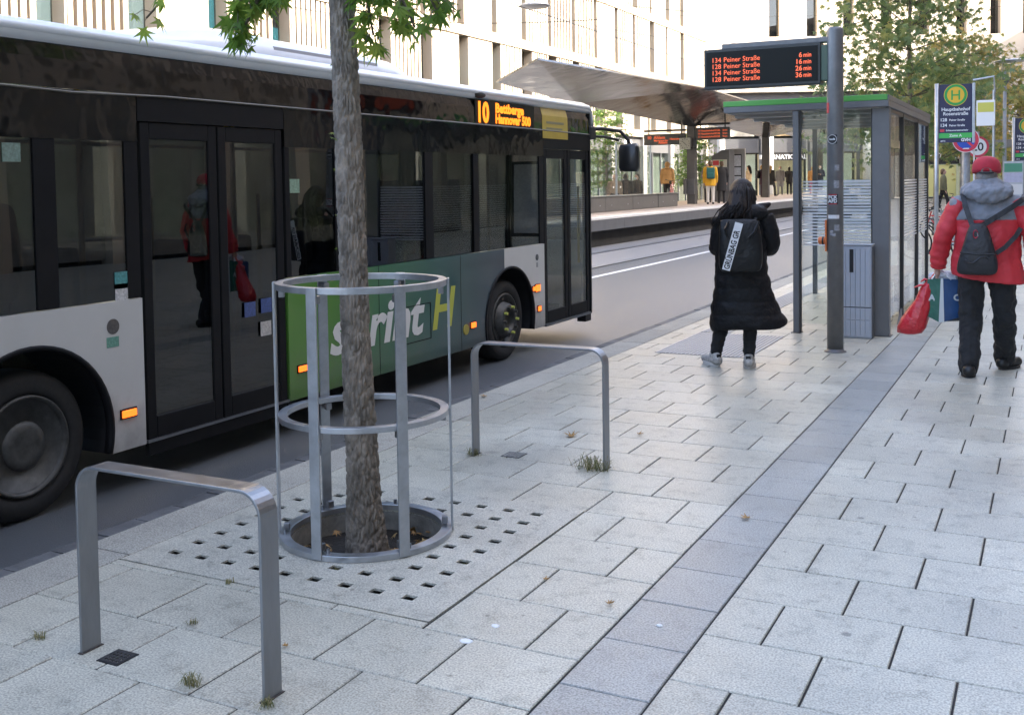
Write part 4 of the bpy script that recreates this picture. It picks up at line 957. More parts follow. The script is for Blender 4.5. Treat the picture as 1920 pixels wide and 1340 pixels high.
crumple(voxel(q.build('trousers', cmat('black_trousers', (.009, .009, .010), bump=.01, bs=30), wo), .010, 3), .035, .07)
# coat: quilted rings, wider at the hem, flared to the right
coat = MB(); rings = []; NZ = 92
def cprof(z):      # left edge, right edge, depth
    T = [(.37, -.285, .405, .20), (.42, -.287, .385, .20), (.55, -.275, .315, .185), (.70, -.250, .268, .175), (.85, -.238, .235, .165), (1.0, -.232, .225, .16), (1.15, -.235, .235, .155), (1.27, -.235, .24, .15), (1.36, -.215, .235, .13), (1.42, -.15, .17, .105), (1.46, -.10, .12, .09)]
    for a_, c_ in zip(T, T[1:]):
        if a_[0] <= z <= c_[0]:
            u = (z - a_[0]) / (c_[0] - a_[0]); return [a_[i] + (c_[i] - a_[i]) * u for i in (1, 2, 3)]
    return T[-1][1:]
for i in range(NZ + 1):
    z = .37 + (1.46 - .37) * i / NZ; l_, r_, d_ = cprof(z); cx, hw = (l_ + r_) / 2, (r_ - l_) / 2; pf = .5 + .5 * abs(math.sin((z - .37) / .118 * math.pi)) ** .5; ring = []
    for j in range(56):
        a = 2 * math.pi * j / 56; wr = mn.noise(Vector((math.cos(a) * 2.2, math.sin(a) * 2.2, z * 5))) * .012
        g_ = -.014 + .018 * pf + wr
        hem = .020 * math.sin(a * 3 + 1) * max(0, 1 - (z - .37) / .12) - (.028 * math.cos(a - .4) if z < .5 else 0) * max(0, 1 - (z - .37) / .13) * -1
        ring.append((cx + (hw + g_) * math.cos(a), (d_ + g_) * math.sin(a), z + hem))
    rings.append(ring)
crumple(coat.loft(rings).build('coat', M_PUFF, wo, smooth=True), .022, .09)
for s_ in (-1, 1):
    sl_ = MB(); ex = .0 if s_ > 0 else -.05; path = [(s_ * .185, -.01, 1.365), (s_ * (.225 + ex), -.02, 1.27), (s_ * (.25 + ex), -.01, 1.17), (s_ * (.255 + ex), .02, 1.09), (s_ * .225, .10, 1.075), (s_ * .15, .19, 1.13), (s_ * .085, .25, 1.17)]
    P2 = [Vector(path[0]).lerp(Vector(path[0]), 0)]
    n = 40; pts = []
    for i in range(n + 1):
        u = i / n * (len(path) - 1); k_ = min(int(u), len(path) - 2); pts.append(Vector(path[k_]).lerp(Vector(path[k_ + 1]), u - k_))
    sl_.tube(pts, [(.092 - .028 * i / n) + .010 * abs(math.sin(i / n * 6 * math.pi)) ** .5 for i in range(n + 1)], 18)
    o = sl_.build('sleeve', M_PUFF, wo, smooth=True); o.modifiers.new('s', 'SMOOTH').iterations = 4
hd = MB(); hd.ell((.05, -.10, 1.40), (.185, .095, .085), 20, 12); hd.cap((.16, -.06, 1.44), (.24, -.04, 1.475), .05, .022); hd.cap((-.13, -.05, 1.40), (.13, -.05, 1.40), .075)
voxel(hd.build('hood', M_PUFF, wo), .012, 3)
# hair: a skull cap flowing into many long locks
hr = MB(); hr.ell((0, .01, 1.595), (.108, .118, .118), 20, 14); hr.cap((-.01, -.035, 1.57), (-.03, -.10, 1.42), .105, .12); hr.cap((-.04, -.10, 1.42), (-.115, -.13, 1.31), .10, .07)
voxel(hr.build('hair', M_HAIRS['dark'], wo), .011, 3)
lk = MB(); rr = random.Random(3)
for k in range(260):
    a = rr.uniform(-2.9, .2); x0 = .10 * math.cos(a) * rr.uniform(.8, 1.05); y0 = .10 * math.sin(a) * rr.uniform(.85, 1.05)
    e = Vector((-.095 + rr.gauss(0, .06) + x0 * .6, -.185 + rr.gauss(0, .025), 1.27 + rr.gauss(0, .05)))
    p0 = Vector((x0 * .75, y0 * .8 - .01, 1.66 - rr.uniform(0, .05))); p1 = Vector((x0 * 1.2, y0 * 1.2 - .035, 1.52)); p2 = p1.lerp(e, .5) + Vector((rr.gauss(-.01, .018), -.045 + rr.gauss(0, .012), 0))
    lk.tube([p0, p0.lerp(p1, .5) + Vector((x0 * .12, y0 * .15, .01)), p1, p2, e], [.005, .008, .008, .006, .0015], 5)
lk.build('hair_locks', mat('hair_strand', (.010, .0065, .005), .45, island=.7, spec=.25), wo, smooth=True)
M_SNK = mat('sneaker_white', (.40, .385, .36), .55, var=.4, vs=40)
for x, y, a in ((-.255, .03, .55), (.058, -.03, -.1)):
    s_ = MB(); d_ = Vector((math.sin(a) * -1, math.cos(a), 0)); p = Vector((x, y, 0)); s_.cap(p + Vector((0, 0, .055)) - d_ * .055, p + d_ * .15 + Vector((0, 0, .045)), .052, .044); s_.cap(p - d_ * .045 + Vector((0, 0, .09)), p + Vector((0, 0, .10)), .042, .045)
    o = voxel(s_.build('shoe', M_SNK, wo), .009, 2)
    xd = Vector((d_.y, -d_.x, 0)); sl_ = MB().loft([[p + d_ * (u * .125 + .045) + xd * v * .056 + Vector((0, 0, z)) for u, v in [(math.cos(t), math.sin(t)) for t in [6.283 * j / 20 for j in range(20)]]] for z in (.001, .03)]).build('sole', mat('sole_white', (.62, .60, .57), .6), o)
    MB().ob(p - d_ * .083 + Vector((0, 0, .085)), xd * .022, d_ * .008, (0, 0, .028)).build('heel_tab', M_BLACK, o, bevel=.006)
bp = thing('backpack', 'black roll top backpack with a white lettered strip on the person in the puffer coat', 'backpack', WL, WR, local=True)
M_TARP = mat('black_tarpaulin', (.008, .0085, .009), .42, var=.2, vs=9, bump=.02, bs=9, spec=.3)
bb = MB(); sec_ = []
for z, wl, wr_, dp_ in ((.88, -.175, .135, .09), (.91, -.20, .165, .12), (1.0, -.207, .178, .13), (1.15, -.203, .172, .125), (1.27, -.20, .155, .10), (1.33, -.19, .135, .06), (1.355, -.185, .12, .03)):
    ring = []
    for j in range(28):
        a = 6.283 * j / 28; c_, s_ = math.cos(a), math.sin(a); c_ = math.copysign(abs(c_) ** .55, c_); s_ = math.copysign(abs(s_) ** .55, s_)
        ring.append(((wl + wr_) / 2 + (wr_ - wl) / 2 * c_, -.265 + dp_ * .62 * s_ + .004 * mn.noise(Vector((c_ * 3, s_ * 3, z * 9))), z))
    sec_.append(ring)
o = bb.loft(sec_).build('bag', M_TARP, bp, smooth=True); m_ = o.modifiers.new('sub', 'SUBSURF'); m_.levels = m_.render_levels = 2
xd = Vector((.27, 0, .96)).normalized(); up_ = Vector((-.96, 0, .27)).normalized()
c_ = Vector((-.085, -.354, 1.115)); st = MB().ob(c_, xd * .215, (0, .0015, 0), up_ * .035).build('label_strip', mat('strip_white', (.70, .71, .72), .5), bp)
text('GRÜNBAG GR', .068, M_BLACK, st, c_ - xd * .205 - up_ * .024 + Vector((0, -.0022, 0)), xd, up_, .0004, 'strip_lettering', bold=.002, sx=.80)
MB().tube([(-.12, -.33, 1.33), (-.15, -.37, 1.27), (-.13, -.37, 1.2)], .012, 6).build('buckle_strap', M_TARP, bp); MB().tube([(.14, -.32, 1.33), (.10, -.375, 1.24), (.05, -.37, 1.19)], .012, 6).build('buckle_strap', M_TARP, bp)
for s_ in (-1, 1): MB().tube([(s_ * .11, -.19, 1.34), (s_ * .13, -.10, 1.43), (s_ * .14, .04, 1.44), (s_ * .15, .14, 1.34), (s_ * .17, .10, 1.10)], .02, 8, flat=.5).build('shoulder_strap', M_TARP, bp)

# ---------------- walking man in the red and grey jacket
ML, MR = (-.515, 9.95, 0), R(2.9)
man = thing('person', 'person in a red and grey jacket and red cap walking away with shopping bags', 'person', ML, MR, local=True)
M_RED = cmat('red_jacket', (.52, .025, .035), .6, var=.10, vs=9, bump=.012, bs=11); M_GRY = cmat('grey_yoke', (.19, .20, .225), .7, bump=.010, bs=13); M_BTR = cmat('black_jeans', (.012, .012, .013), bump=.012, bs=16)
b = MB(); b.ell((-.005, .03, 1.70), (.078, .098, .118)); b.cap((0, 0, 1.60), (0, -.01, 1.48), .058, .062); b.ell((-.005, .13, 1.69), (.016, .024, .024), 8, 6)
for s_ in (-1, 1): b.ell((s_ * .079 - .005, .02, 1.69), (.014, .022, .034), 8, 6)
b.cap((-.17, 0, 1.46), (.17, 0, 1.46), .06); b.ell((0, 0, 1.28), (.16, .11, .24)); b.ell((0, 0, 1.0), (.16, .12, .17))
arms_m = [((-.225, 0, 1.46), (-.345, -.02, 1.18), (-.395, .05, .915)), ((.235, 0, 1.46), (.355, -.03, 1.19), (.36, .07, .93))]
for s_, (sh_, el, ha) in zip((-1, 1), arms_m):
    b.cap(sh_, el, .048, .04); b.cap(el, ha, .04, .03); hp = Vector(ha) + Vector((0, .01, -.055)); b.ell(hp, (.028, .042, .048), 10, 8)
    for f in range(4):     # fingers closed round the bag handles
        y = -.024 + f * .019; L_ = (.92, 1, .97, .8)[f]
        b.cap(hp + Vector((s_ * .012, y, -.035)), hp + Vector((s_ * .004, y + .006, -.072 * L_)), .0098, .009, 6); b.cap(hp + Vector((s_ * .004, y + .006, -.072 * L_)), hp + Vector((-s_ * .026, y + .008, -.062 * L_)), .009, .008, 6)
    b.cap(hp + Vector((-s_ * .018, .03, -.005)), hp + Vector((-s_ * .034, .038, -.045)), .011, .009, 6)
for x0, x1, x2, y1, y2 in ((-.11, -.125, -.13, -.03, -.20), (.11, .135, .145, .06, .30)):
    b.cap((x0, 0, .95), (x1, y1, .50), .08, .055); b.cap((x1, y1, .50), (x2, y2, .11), .05, .038)
voxel(b.build('body', M_SKIN, man), .0085, 2)
q = MB()
for x0, x1, x2, y1, y2 in ((-.115, -.125, -.135, -.03, -.19), (.115, .14, .152, .06, .29)): q.cap((x0, 0, .95), (x1, y1, .50), .125, .095); q.cap((x1, y1, .50), (x2, y2, .13), .093, .085); q.cap((x2, y2, .13), (x2, y2, .075), .088, .082)
q.cap((-.09, 0, .96), (.09, 0, .96), .125)
crumple(voxel(q.build('trousers', M_BTR, man), .011, 3), .05, .10)
for x, y, a in ((-.135, -.20, .05), (.165, .29, -.55)):
    s_ = MB(); d_ = Vector((math.sin(-a), math.cos(a), 0)); p = Vector((x, y, 0)); s_.cap(p + Vector((0, 0, .058)) - d_ * .07, p + d_ * .16 + Vector((0, 0, .05)), .056, .048); s_.cap(p + Vector((0, 0, .08)), p + Vector((0, 0, .12)), .055, .06)
    o = voxel(s_.build('shoe', mat('black_leather', (.010, .010, .010), .4), man), .010, 2); xd = Vector((d_.y, -d_.x, 0))
    MB().loft([[p + d_ * (u * .145 + .045) + xd * v * .06 + Vector((0, 0, z)) for u, v in [(math.cos(t), math.sin(t)) for t in [6.283 * j / 20 for j in range(20)]]] for z in (.001, .024)]).build('sole', M_BLACK, o)
jk = MB(); rings = []
T = [(.83, .300, .165, .02), (.90, .290, .165, .012), (1.0, .268, .16, 0), (1.12, .255, .155, 0), (1.25, .258, .155, 0), (1.38, .262, .145, 0), (1.46, .235, .12, 0), (1.52, .155, .10, 0), (1.57, .10, .088, 0)]
NZ = 70
for i in range(NZ + 1):
    z = .83 + (1.57 - .83) * i / NZ
    for a_, c2 in zip(T, T[1:]):
        if a_[0] <= z <= c2[0] + 1e-9: u = (z - a_[0]) / (c2[0] - a_[0]); hw, d_, cx = [a_[j] + (c2[j] - a_[j]) * u for j in (1, 2, 3)]; break
    ring = []
    for j in range(60):
        a = 6.283 * j / 60; wr = mn.noise(Vector((math.cos(a) * 3, math.sin(a) * 3, z * 4))) * .016 + mn.noise(Vector((math.cos(a) * 8, math.sin(a) * 8, z * 11))) * .006
        hem = -.035 * math.cos(a) * max(0, 1 - (z - .83) / .2) + .03 * math.sin(a) * max(0, 1 - (z - .83) / .15)
        ring.append((cx + (hw + wr) * math.cos(a), (d_ + wr) * math.sin(a), z + hem))
    rings.append(ring)
nr = sum(1 for i in range(NZ + 1) if .83 + (1.57 - .83) * i / NZ <= 1.33)
jk.loft(rings[:nr], cap=False); jk.loft(rings[nr - 1:], cap=False, mi=1)
jo = jk.build('jacket', [M_RED, M_GRY], man, smooth=True); sm = jo.modifiers.new('solid', 'SOLIDIFY'); sm.thickness = .012; sm.offset = -1; crumple(jo, .04, .11)
for s_, (sh_, el, ha) in zip((-1, 1), arms_m):
    sl_ = MB(); pth = [Vector(sh_) + Vector((-s_ * .03, 0, .02)), Vector(sh_) * .6 + Vector(el) * .4, Vector(el), Vector(el) * .45 + Vector(ha) * .55, Vector(ha) + Vector((0, 0, -.005))]; n = 44; pts = []
    for i in range(n + 1):
        u = i / n * 4; k_ = min(int(u), 3); pts.append(pth[k_].lerp(pth[k_ + 1], u - k_))
    sl_.tube(pts, [(.093 - .026 * i / n) + .007 * math.sin(i * 1.15) * (i / n) + .006 * mn.noise(Vector((i * .3, s_ * 4, 0))) for i in range(n + 1)], 22)
    o = sl_.build('sleeve', M_RED, man, smooth=True); o.modifiers.new('s', 'SMOOTH').iterations = 3; crumple(o, .04, .15)
sh2 = MB(); sh2.cap((-.22, -.005, 1.452), (.225, -.005, 1.452), .088); voxel(sh2.build('shoulder_yoke', M_GRY, man), .014, 3)
hd = MB(); hd.ell((.005, -.085, 1.565), (.205, .105, .075), 24, 12); hd.ell((.01, -.125, 1.535), (.15, .06, .07), 20, 10); hd.ell((0, -.015, 1.635), (.135, .105, .055)); hd.cap((-.14, -.03, 1.57), (.14, -.03, 1.57), .075)
crumple(voxel(hd.build('hood', M_GRY, man), .010, 3), .045, .07)
hr = MB(); hr.ell((-.005, .0, 1.695), (.086, .098, .09)); hr.ell((-.005, -.05, 1.64), (.075, .05, .05)); voxel(hr.build('hair', M_HAIRS['grey'], man), .011, 2)
cp = MB(); prf = [(.112, 1.725), (.116, 1.75), (.114, 1.79), (.098, 1.83), (.066, 1.857), (.03, 1.868), (.002, 1.87)]
cp.loft([[(-.005 + r_ * 1.0 * math.cos(a), .02 + r_ * 1.12 * math.sin(a), z - (.012 * math.sin(a) if z < 1.76 else 0)) for a in [6.283 * j / 32 for j in range(32)]] for r_, z in prf])
M_CAP = cmat('red_cap', (.40, .018, .035), .8, bump=.001, bs=200)
co = cp.build('cap', M_CAP, man, smooth=True); MB().loft([[(x * 1.0, .11 + y * 1.0, 1.735 - .02 * x * x * 60 + z) for x, y in ((-.085, 0), (-.06, .075), (0, .095), (.06, .075), (.085, 0))] for z in (0, .006)]).build('peak', M_CAP, co)
gap = [(-.005 + .044 * math.cos(t), -.1065 + .012 * abs(math.cos(t)), 1.734 + .036 * math.sin(t)) for t in [math.pi * j / 14 for j in range(15)]]
MB().loft([[(x, y - .004, z) for x, y, z in gap], [(x, y - .0075, z) for x, y, z in gap]]).build('cap_opening', mat('cap_opening_skin', (.17, .135, .12), .7), co)
MB().tube([(-.06, -.098, 1.729), (-.03, -.112, 1.727), (.02, -.112, 1.727), (.05, -.100, 1.729)], .009, 6).build('cap_strap', M_BLACK, co)
# small black sling backpack
sb = thing('backpack', 'small black sling backpack with a red karabiner on the person in the red jacket', 'backpack', ML, MR, local=True)
M_NYL = mat('black_nylon', (.014, .014, .017), .48, var=.25, vs=16, bump=.012, bs=16)
sec_ = []
for z, xl, xr, dp_ in ((.865, -.19, .04, .05), (.885, -.235, .085, .09), (.95, -.232, .092, .11), (1.05, -.205, .075, .11), (1.15, -.175, .045, .10), (1.23, -.155, .025, .075), (1.29, -.13, -.005, .045), (1.305, -.11, -.02, .02)):
    ring = []
    for j in range(28):
        a = 6.283 * j / 28; c_, s_ = math.cos(a), math.sin(a); c_ = math.copysign(abs(c_) ** .65, c_); s_ = math.copysign(abs(s_) ** .65, s_)
        ring.append(((xl + xr) / 2 + (xr - xl) / 2 * c_, -.225 + dp_ * .6 * s_ + .006 * mn.noise(Vector((c_ * 3, s_ * 3, z * 12))), z))
    sec_.append(ring)
o = MB().loft(sec_).build('bag', M_NYL, sb, smooth=True); m_ = o.modifiers.new('sub', 'SUBSURF'); m_.levels = m_.render_levels = 2
MB().tube([(-.205, -.288, 1.06), (-.06, -.30, 1.045), (.065, -.285, 1.05)], .006, 6).build('zip', M_BLACK, sb)
MB().tube([(-.17 + .10 * u, -.292 - .004 * math.sin(u * 3), 1.00 - .03 * math.sin(u * 3.14)) for u in [j / 8 * 1.9 for j in range(9)]], .01, 6).build('pocket_fold', M_NYL, sb)
kc = Vector((-.085, -.292, 1.215)); MB().tube([kc + Vector((.017 * math.cos(t), 0, .033 * math.sin(t))) for t in [6.283 * j / 18 for j in range(18)]], .0045, 6, closed=True).build('karabiner', mat('karabiner_red', (.45, .04, .06), .3, .6), sb)
MB().cyl(kc + Vector((.018, -.002, -.02)), kc + Vector((.014, -.002, .012)), .005, seg=6).build('karabiner_gate', M_GALV, sb)
def strap(pts, w_, nm='strap'):
    P = [Vector(p) for p in pts]; vs = []; fs = []
    for i, p in enumerate(P):
        t_ = (P[min(i + 1, len(P) - 1)] - P[max(i - 1, 0)]).normalized(); s_ = t_.cross(Vector((0, -1, 0))).normalized() * w_ / 2
        for dy in (0, -.006): vs += [p - s_ + Vector((0, dy, 0)), p + s_ + Vector((0, dy, 0))]
    for i in range(len(P) - 1):
        a = i * 4; c2 = a + 4; fs += [(a, a + 1, c2 + 1, c2), (a + 2, c2 + 2, c2 + 3, a + 3), (a, c2, c2 + 2, a + 2), (a + 1, a + 3, c2 + 3, c2 + 1)]
    MB().add(vs, fs).build(nm, M_NYL, sb)
strap([(-.11, -.20, 1.28), (-.145, -.172, 1.38), (-.17, -.15, 1.46), (-.185, -.105, 1.535), (-.18, -.03, 1.56)], .042)
strap([(-.04, -.20, 1.28), (.08, -.168, 1.36), (.20, -.145, 1.44), (.275, -.105, 1.50), (.29, -.02, 1.535)], .045)
strap([(.07, -.20, 1.05), (.14, -.185, 1.10), (.22, -.160, 1.19), (.262, -.10, 1.26)], .038)
# red plastic bag, knotted at the hand
def blobbag(name, label, cat, sections, m, nm='bag'):
    t = thing(name, label, cat, ML, MR, local=True); sec_ = []
    for z, xc, yc, hw, d_ in sections:
        ring = []
        for j in range(30):
            a = 6.283 * j / 30; n_ = mn.noise(Vector((math.cos(a) * 2.5, math.sin(a) * 2.5, z * 14))) * .16 + mn.noise(Vector((math.cos(a) * 6, math.sin(a) * 6, z * 5))) * .13
            ring.append((xc + hw * (1 + n_) * math.cos(a), yc + d_ * (1 + n_) * math.sin(a), z))
        sec_.append(ring)
    MB().loft(sec_).build(nm, m, t, smooth=True); return t
M_PLAS = mat('red_plastic', (.55, .02, .03), .28, var=.15, vs=10, bump=.02, bs=16, coat=.3)
rb = blobbag('plastic_bag', 'knotted red plastic bag hanging from the hand of the person in the red jacket', 'bag', [(.305, -.62, .05, .05, .03), (.32, -.615, .05, .10, .06), (.37, -.60, .05, .118, .08), (.45, -.575, .05, .108, .08), (.54, -.54, .05, .085, .07), (.62, -.51, .05, .062, .055), (.69, -.49, .05, .055, .045), (.745, -.475, .05, .042, .035), (.785, -.455, .05, .022, .02)], M_PLAS)
for pts in ([(-.455, .05, .785), (-.50, .04, .80), (-.53, .03, .775)], [(-.47, .05, .75), (-.535, .03, .745), (-.585, .02, .725)], [(-.455, .06, .785), (-.43, .06, .83), (-.405, .06, .86)]):
    MB().tube(pts, [.022, .03, .012], 10, flat=.35).build('bag_handle', mat('orange_red_plastic', (.75, .10, .04), .35) if pts[-1][2] > .85 else M_PLAS, rb, smooth=True)
# big shopper
sp_ = thing('shopping_bag', 'green and blue shopper with a white strip carried by the person in the red jacket', 'bag', ML, MR, local=True)
M_SG = mat('shopper_green', (.018, .11, .075), .35, var=.2, vs=9, bump=.01, bs=12); M_SB = mat('shopper_blue', (.02, .065, .17), .35, var=.2, vs=9, bump=.01, bs=12); M_SW = mat('shopper_white', (.55, .57, .56), .4)
def quadslab(p, m, nm, par, d_=.006):
    vs = [Vector(q) for q in p] + [Vector(q) + Vector((0, d_, 0)) for q in p]; return MB().add(vs, [(0, 1, 2, 3), (7, 6, 5, 4), (0, 4, 5, 1), (1, 5, 6, 2), (2, 6, 7, 3), (3, 7, 4, 0)]).build(nm, m, par)
yb = .02
quadslab([(-.475, yb, .475), (-.375, yb - .02, .425), (-.365, yb - .01, .81), (-.475, yb, .80)], M_SG, 'green_panel', sp_)
quadslab([(-.38, yb - .026, .425), (-.335, yb - .022, .43), (-.345, yb - .018, .81), (-.365, yb - .018, .812)], M_SW, 'strip', sp_)
quadslab([(-.337, yb - .016, .43), (-.20, yb + .02, .48), (-.20, yb + .02, .80), (-.347, yb - .014, .81)], M_SB, 'blue_panel', sp_)
MB().b(-.475, -.20, yb + .012, yb + .20, .46, .79).build('bag_body', M_SB, sp_, bevel=.03)
MB().prism([(-.475, .475), (-.20, .46), (-.22, .44), (-.37, .43)], 'y', yb + .01, yb + .19).build('bag_bottom', M_BLACK, sp_)
text('A', .075, M_SW, sp_, (-.462, yb - .009, .615), (1, .06, 0), (0, 0, 1), .0005, 'bag_letter', bold=.003); text('C', .075, M_SW, sp_, (-.262, yb - .002, .62), (1, .2, 0), (0, 0, 1), .0005, 'bag_letter', bold=.003)
cr_ = MB()
for x, z, r_ in ((-.43, .82, .045), (-.37, .835, .055), (-.31, .83, .05), (-.255, .81, .04)): cr_.ell((x, yb + .08, z), (r_, .06, r_ * .9), 12, 8)
voxel(cr_.build('crumpled_wrapping', mat('white_wrapping', (.62, .63, .68), .5, var=.3, vs=30, bump=.02, bs=30), sp_), .012, 1)
for dx_ in (0, .16): MB().tube([(-.44 + dx_, yb, .80), (-.405 + dx_ * .3, yb + .03, .86), (-.39, yb + .04, .87)], .012, 8, flat=.4).build('bag_handle', M_SW, sp_)
# ================================================================ tram platform across the street
M_PLTOP = mat('platform_paving', (.34, .295, .26), .75, var=.12, vs=3)
M_PLEDGE = mat('platform_edge_white', (.66, .65, .62), .6, var=.05, vs=5)
M_FASC = mat('fascia_concrete', (.115, .118, .122), .55, var=.10, vs=3, rand=.05)
M_PLBASE = mat('platform_base_dark', (.03, .029, .027), .85, var=.25, vs=2)
pf = thing('tram_platform', 'long raised tram platform with grey fascia panels and pale paving', 'platform', (-13.5, 50, -.1))
MB().b(-16.0, -11.25, 12, 96, -.12, .66).build('platform_base', M_PLBASE, pf)
MB().b(-16.0, -11.36, 12, 96, .66, .71).build('platform_paving', M_PLTOP, pf)
MB().b(-11.355, -10.99, 12, 96, .66, .714).build('platform_edge', M_PLEDGE, pf)
MB().b(-11.75, -11.60, 12, 96, .711, .715).build('warning_line', M_PLEDGE, pf)
y = 12.0
while y < 95: MB().b(-11.06, -11.0, y + .006, y + 4.15 - .006, .36, .655).build('fascia_panel', M_FASC, pf); y += 4.15
# ---------------- canopy of folded metal plates on columns
M_CAN = mat('canopy_metal', (.088, .096, .107), .17, .92, var=.35, vs=.8, bump=.035, bs=.8, rvar=.05)  # colour mottling stands in for distorted reflections in the metal
can = thing('platform_canopy', 'folded brushed metal canopy over the tram platform', 'canopy', (-13.5, 43, .71))
def facet(pts, nm='canopy_facet'):
    P = [Vector(p) for p in pts]; n = (P[1] - P[0]).cross(P[2] - P[0]).normalized()
    if n.z < 0: n = -n
    vs = P + [p + n * .05 for p in P]; k = len(P)
    MB().add(vs, [tuple(range(k)), tuple(range(2 * k - 1, k - 1, -1))] + [(i, (i + 1) % k, k + (i + 1) % k, k + i) for i in range(k)]).build(nm, M_CAN, can)
A = (-11.0, 23.0, 4.62); Tp = (-13.4, 25.4, 4.40); Fd = (-13.5, 31.0, 4.17); C1 = (-13.5, 43.0, 3.92); B1 = (-11.0, 36.8, 4.93); V1 = (-13.5, 50.2, 4.75); B2 = (-11.0, 50.2, 4.70); C2 = (-13.9, 57.6, 3.92); B3 = (-11.2, 62, 5.0); V2 = (-13.7, 66, 4.7); C3 = (-13.9, 72.5, 3.92); B4 = (-11.2, 76, 5.0); V3 = (-13.7, 82, 4.7)
mir = lambda p: (-27.2 - p[0], p[1], p[2])
for t3 in ((A, Tp, Fd), (A, Fd, B1), (Fd, C1, B1), (B1, C1, B2), (C1, V1, B2), (V1, C2, B2), (B2, C2, B3), (C2, V2, B3), (V2, C3, B3), (B3, C3, B4), (C3, V3, B4)):
    facet(t3)
    if A not in t3: facet([mir(p) if abs(p[0] + 13.6) > .6 else p for p in t3])
for x, y in ((-13.5, 43.0), (-13.95, 57.6), (-13.95, 72.5)):
    MB().b(x - .17, x + .17, y - .17, y + .17, .71, 3.95).build('column', mat('column_grey', (.085, .085, .085), .45, .3, var=.1, vs=3), can, bevel=.01)
MB().b(-13.76, -13.66, 42.6, 42.83, 1.12, 1.75).build('column_box', M_DGREY, can, bevel=.01)
MB().b(-13.66, -13.33, 42.74, 42.83, 1.12, 1.75).build('column_box', M_DGREY, can, bevel=.01)
# ---------------- platform displays and clock
def pdisplay(label, x0, x1, y, z0, z1, lines):
    t = thing('platform_display', label, 'display', ((x0 + x1) / 2, y, z0), group='orange displays hung under the canopy')
    MB().b(x0, x1, y - .08, y + .08, z0, z1).build('case', M_HOUS, t, bevel=.01)
    MB().b(x0, x1, y - .05, y + .05, z1 + .10, z1 + .18).build('hanger_beam', M_BLACK, t)
    for x in (x0 + .2, x1 - .2): MB().b(x - .02, x + .02, y - .02, y + .02, z1, z1 + .8).build('hanger', M_BLACK, t)
    for s_, sz, x, z, bo in lines: text(s_, sz, M_LEDP, t, (x, y - .082, z), (1, 0, 0), (0, 0, 1), .0005, 'display_line', bold=bo)
pdisplay('left orange platform display beside the clock', -15.55, -13.72, 42.9, 3.20, 3.66, [('10  Ahlem', .19, -15.4, 3.45, .003), ('Marienwerder', .11, -15.1, 3.35, .002), ('Hannover', .12, -14.4, 3.40, .002), ('Ahlem', .15, -14.9, 3.25, .003)])
pdisplay('right orange platform display listing three trams', -13.28, -11.85, 42.9, 3.36, 3.86, [(s_, .10, -13.18, 3.70 - i * .125, .001) for i, s_ in enumerate(('10 Hauptbahnhof/ZOB', '10 Hauptbahnhof/ZOB', '17 Hauptbahnhof/ZOB'))] + [(s_, .10, -12.14, 3.70 - i * .125, .001) for i, s_ in enumerate(('2min', '5min', '9min'))])
ck = thing('platform_clock', 'square pale platform clock on the canopy column', 'clock', (-13.6, 42.6, 3.0)); cc = Vector((-13.68, 42.62, 3.22))
MB().b(-13.92, -13.44, 42.62, 42.76, 2.98, 3.46).build('case', mat('clock_case', (.45, .47, .42), .5), ck, bevel=.01)
for k in range(12):
    a = 6.283 * k / 12; MB().ob(cc + Vector((.19 * math.sin(a), -.004, .19 * math.cos(a))), Vector((math.cos(a), 0, -math.sin(a))) * .009, (0, .003, 0), Vector((math.sin(a), 0, math.cos(a))) * .025).build('hour_mark', M_BLACK, ck)
for a, l_ in ((-.85, .17), (2.35, .12)): MB().ob(cc + Vector((math.sin(a) * l_ / 2, -.008, math.cos(a) * l_ / 2)), Vector((math.cos(a), 0, -math.sin(a))) * .008, (0, .003, 0), Vector((math.sin(a), 0, math.cos(a))) * l_ / 2).build('clock_hand', M_BLACK, ck)
MB().b(-13.44, -13.2, 42.66, 42.72, 3.0, 3.06).build('bracket', M_BLACK, ck)
# ---------------- platform bench block with glass screen
bw = thing('platform_bench', 'grey panelled bench block with a glass screen on the tram platform', 'bench', (-13.1, 35, .71))
M_BPAN = mat('bench_panel_grey', (.10, .099, .097), .5, var=.08, vs=3, rand=.06)
for y0, y1 in ((26.8, 29.4), (29.4, 32.1), (32.1, 34.6), (34.6, 37.2), (37.25, 39.5)): 
    p = MB().b(-13.35, -12.98, y0 + .01, y1 - .01, .72, 1.20).build('block_panel', M_BPAN, bw, bevel=.01)
    for y in (y0 + .5, y1 - .5): MB().cyl((-12.99, y, .92), (-12.97, y, .92), .022, seg=10).build('stud', M_GALV, p)
MB().b(-13.4, -12.95, 26.8, 39.5, 1.20, 1.23).build('bench_top', M_GALV, bw)
for y0, y1 in ((30.2, 33.6), (33.65, 37.0)): 
    gp = MB().b(-13.2, -13.188, y0, y1, 1.25, 2.95).build('glass_screen', M_GLASS, bw)
    for y in (y0 + .3, y1 - .3):
        for z in (1.5, 2.0, 2.6): MB().cyl((-13.187, y, z), (-13.17, y, z), .035, seg=10).build('glass_fixing', M_SWHT, gp)
for y in (30.15, 33.62, 37.05): MB().b(-13.23, -13.17, y - .02, y + .02, 1.2, 3.0).build('screen_post', M_GALV, bw)
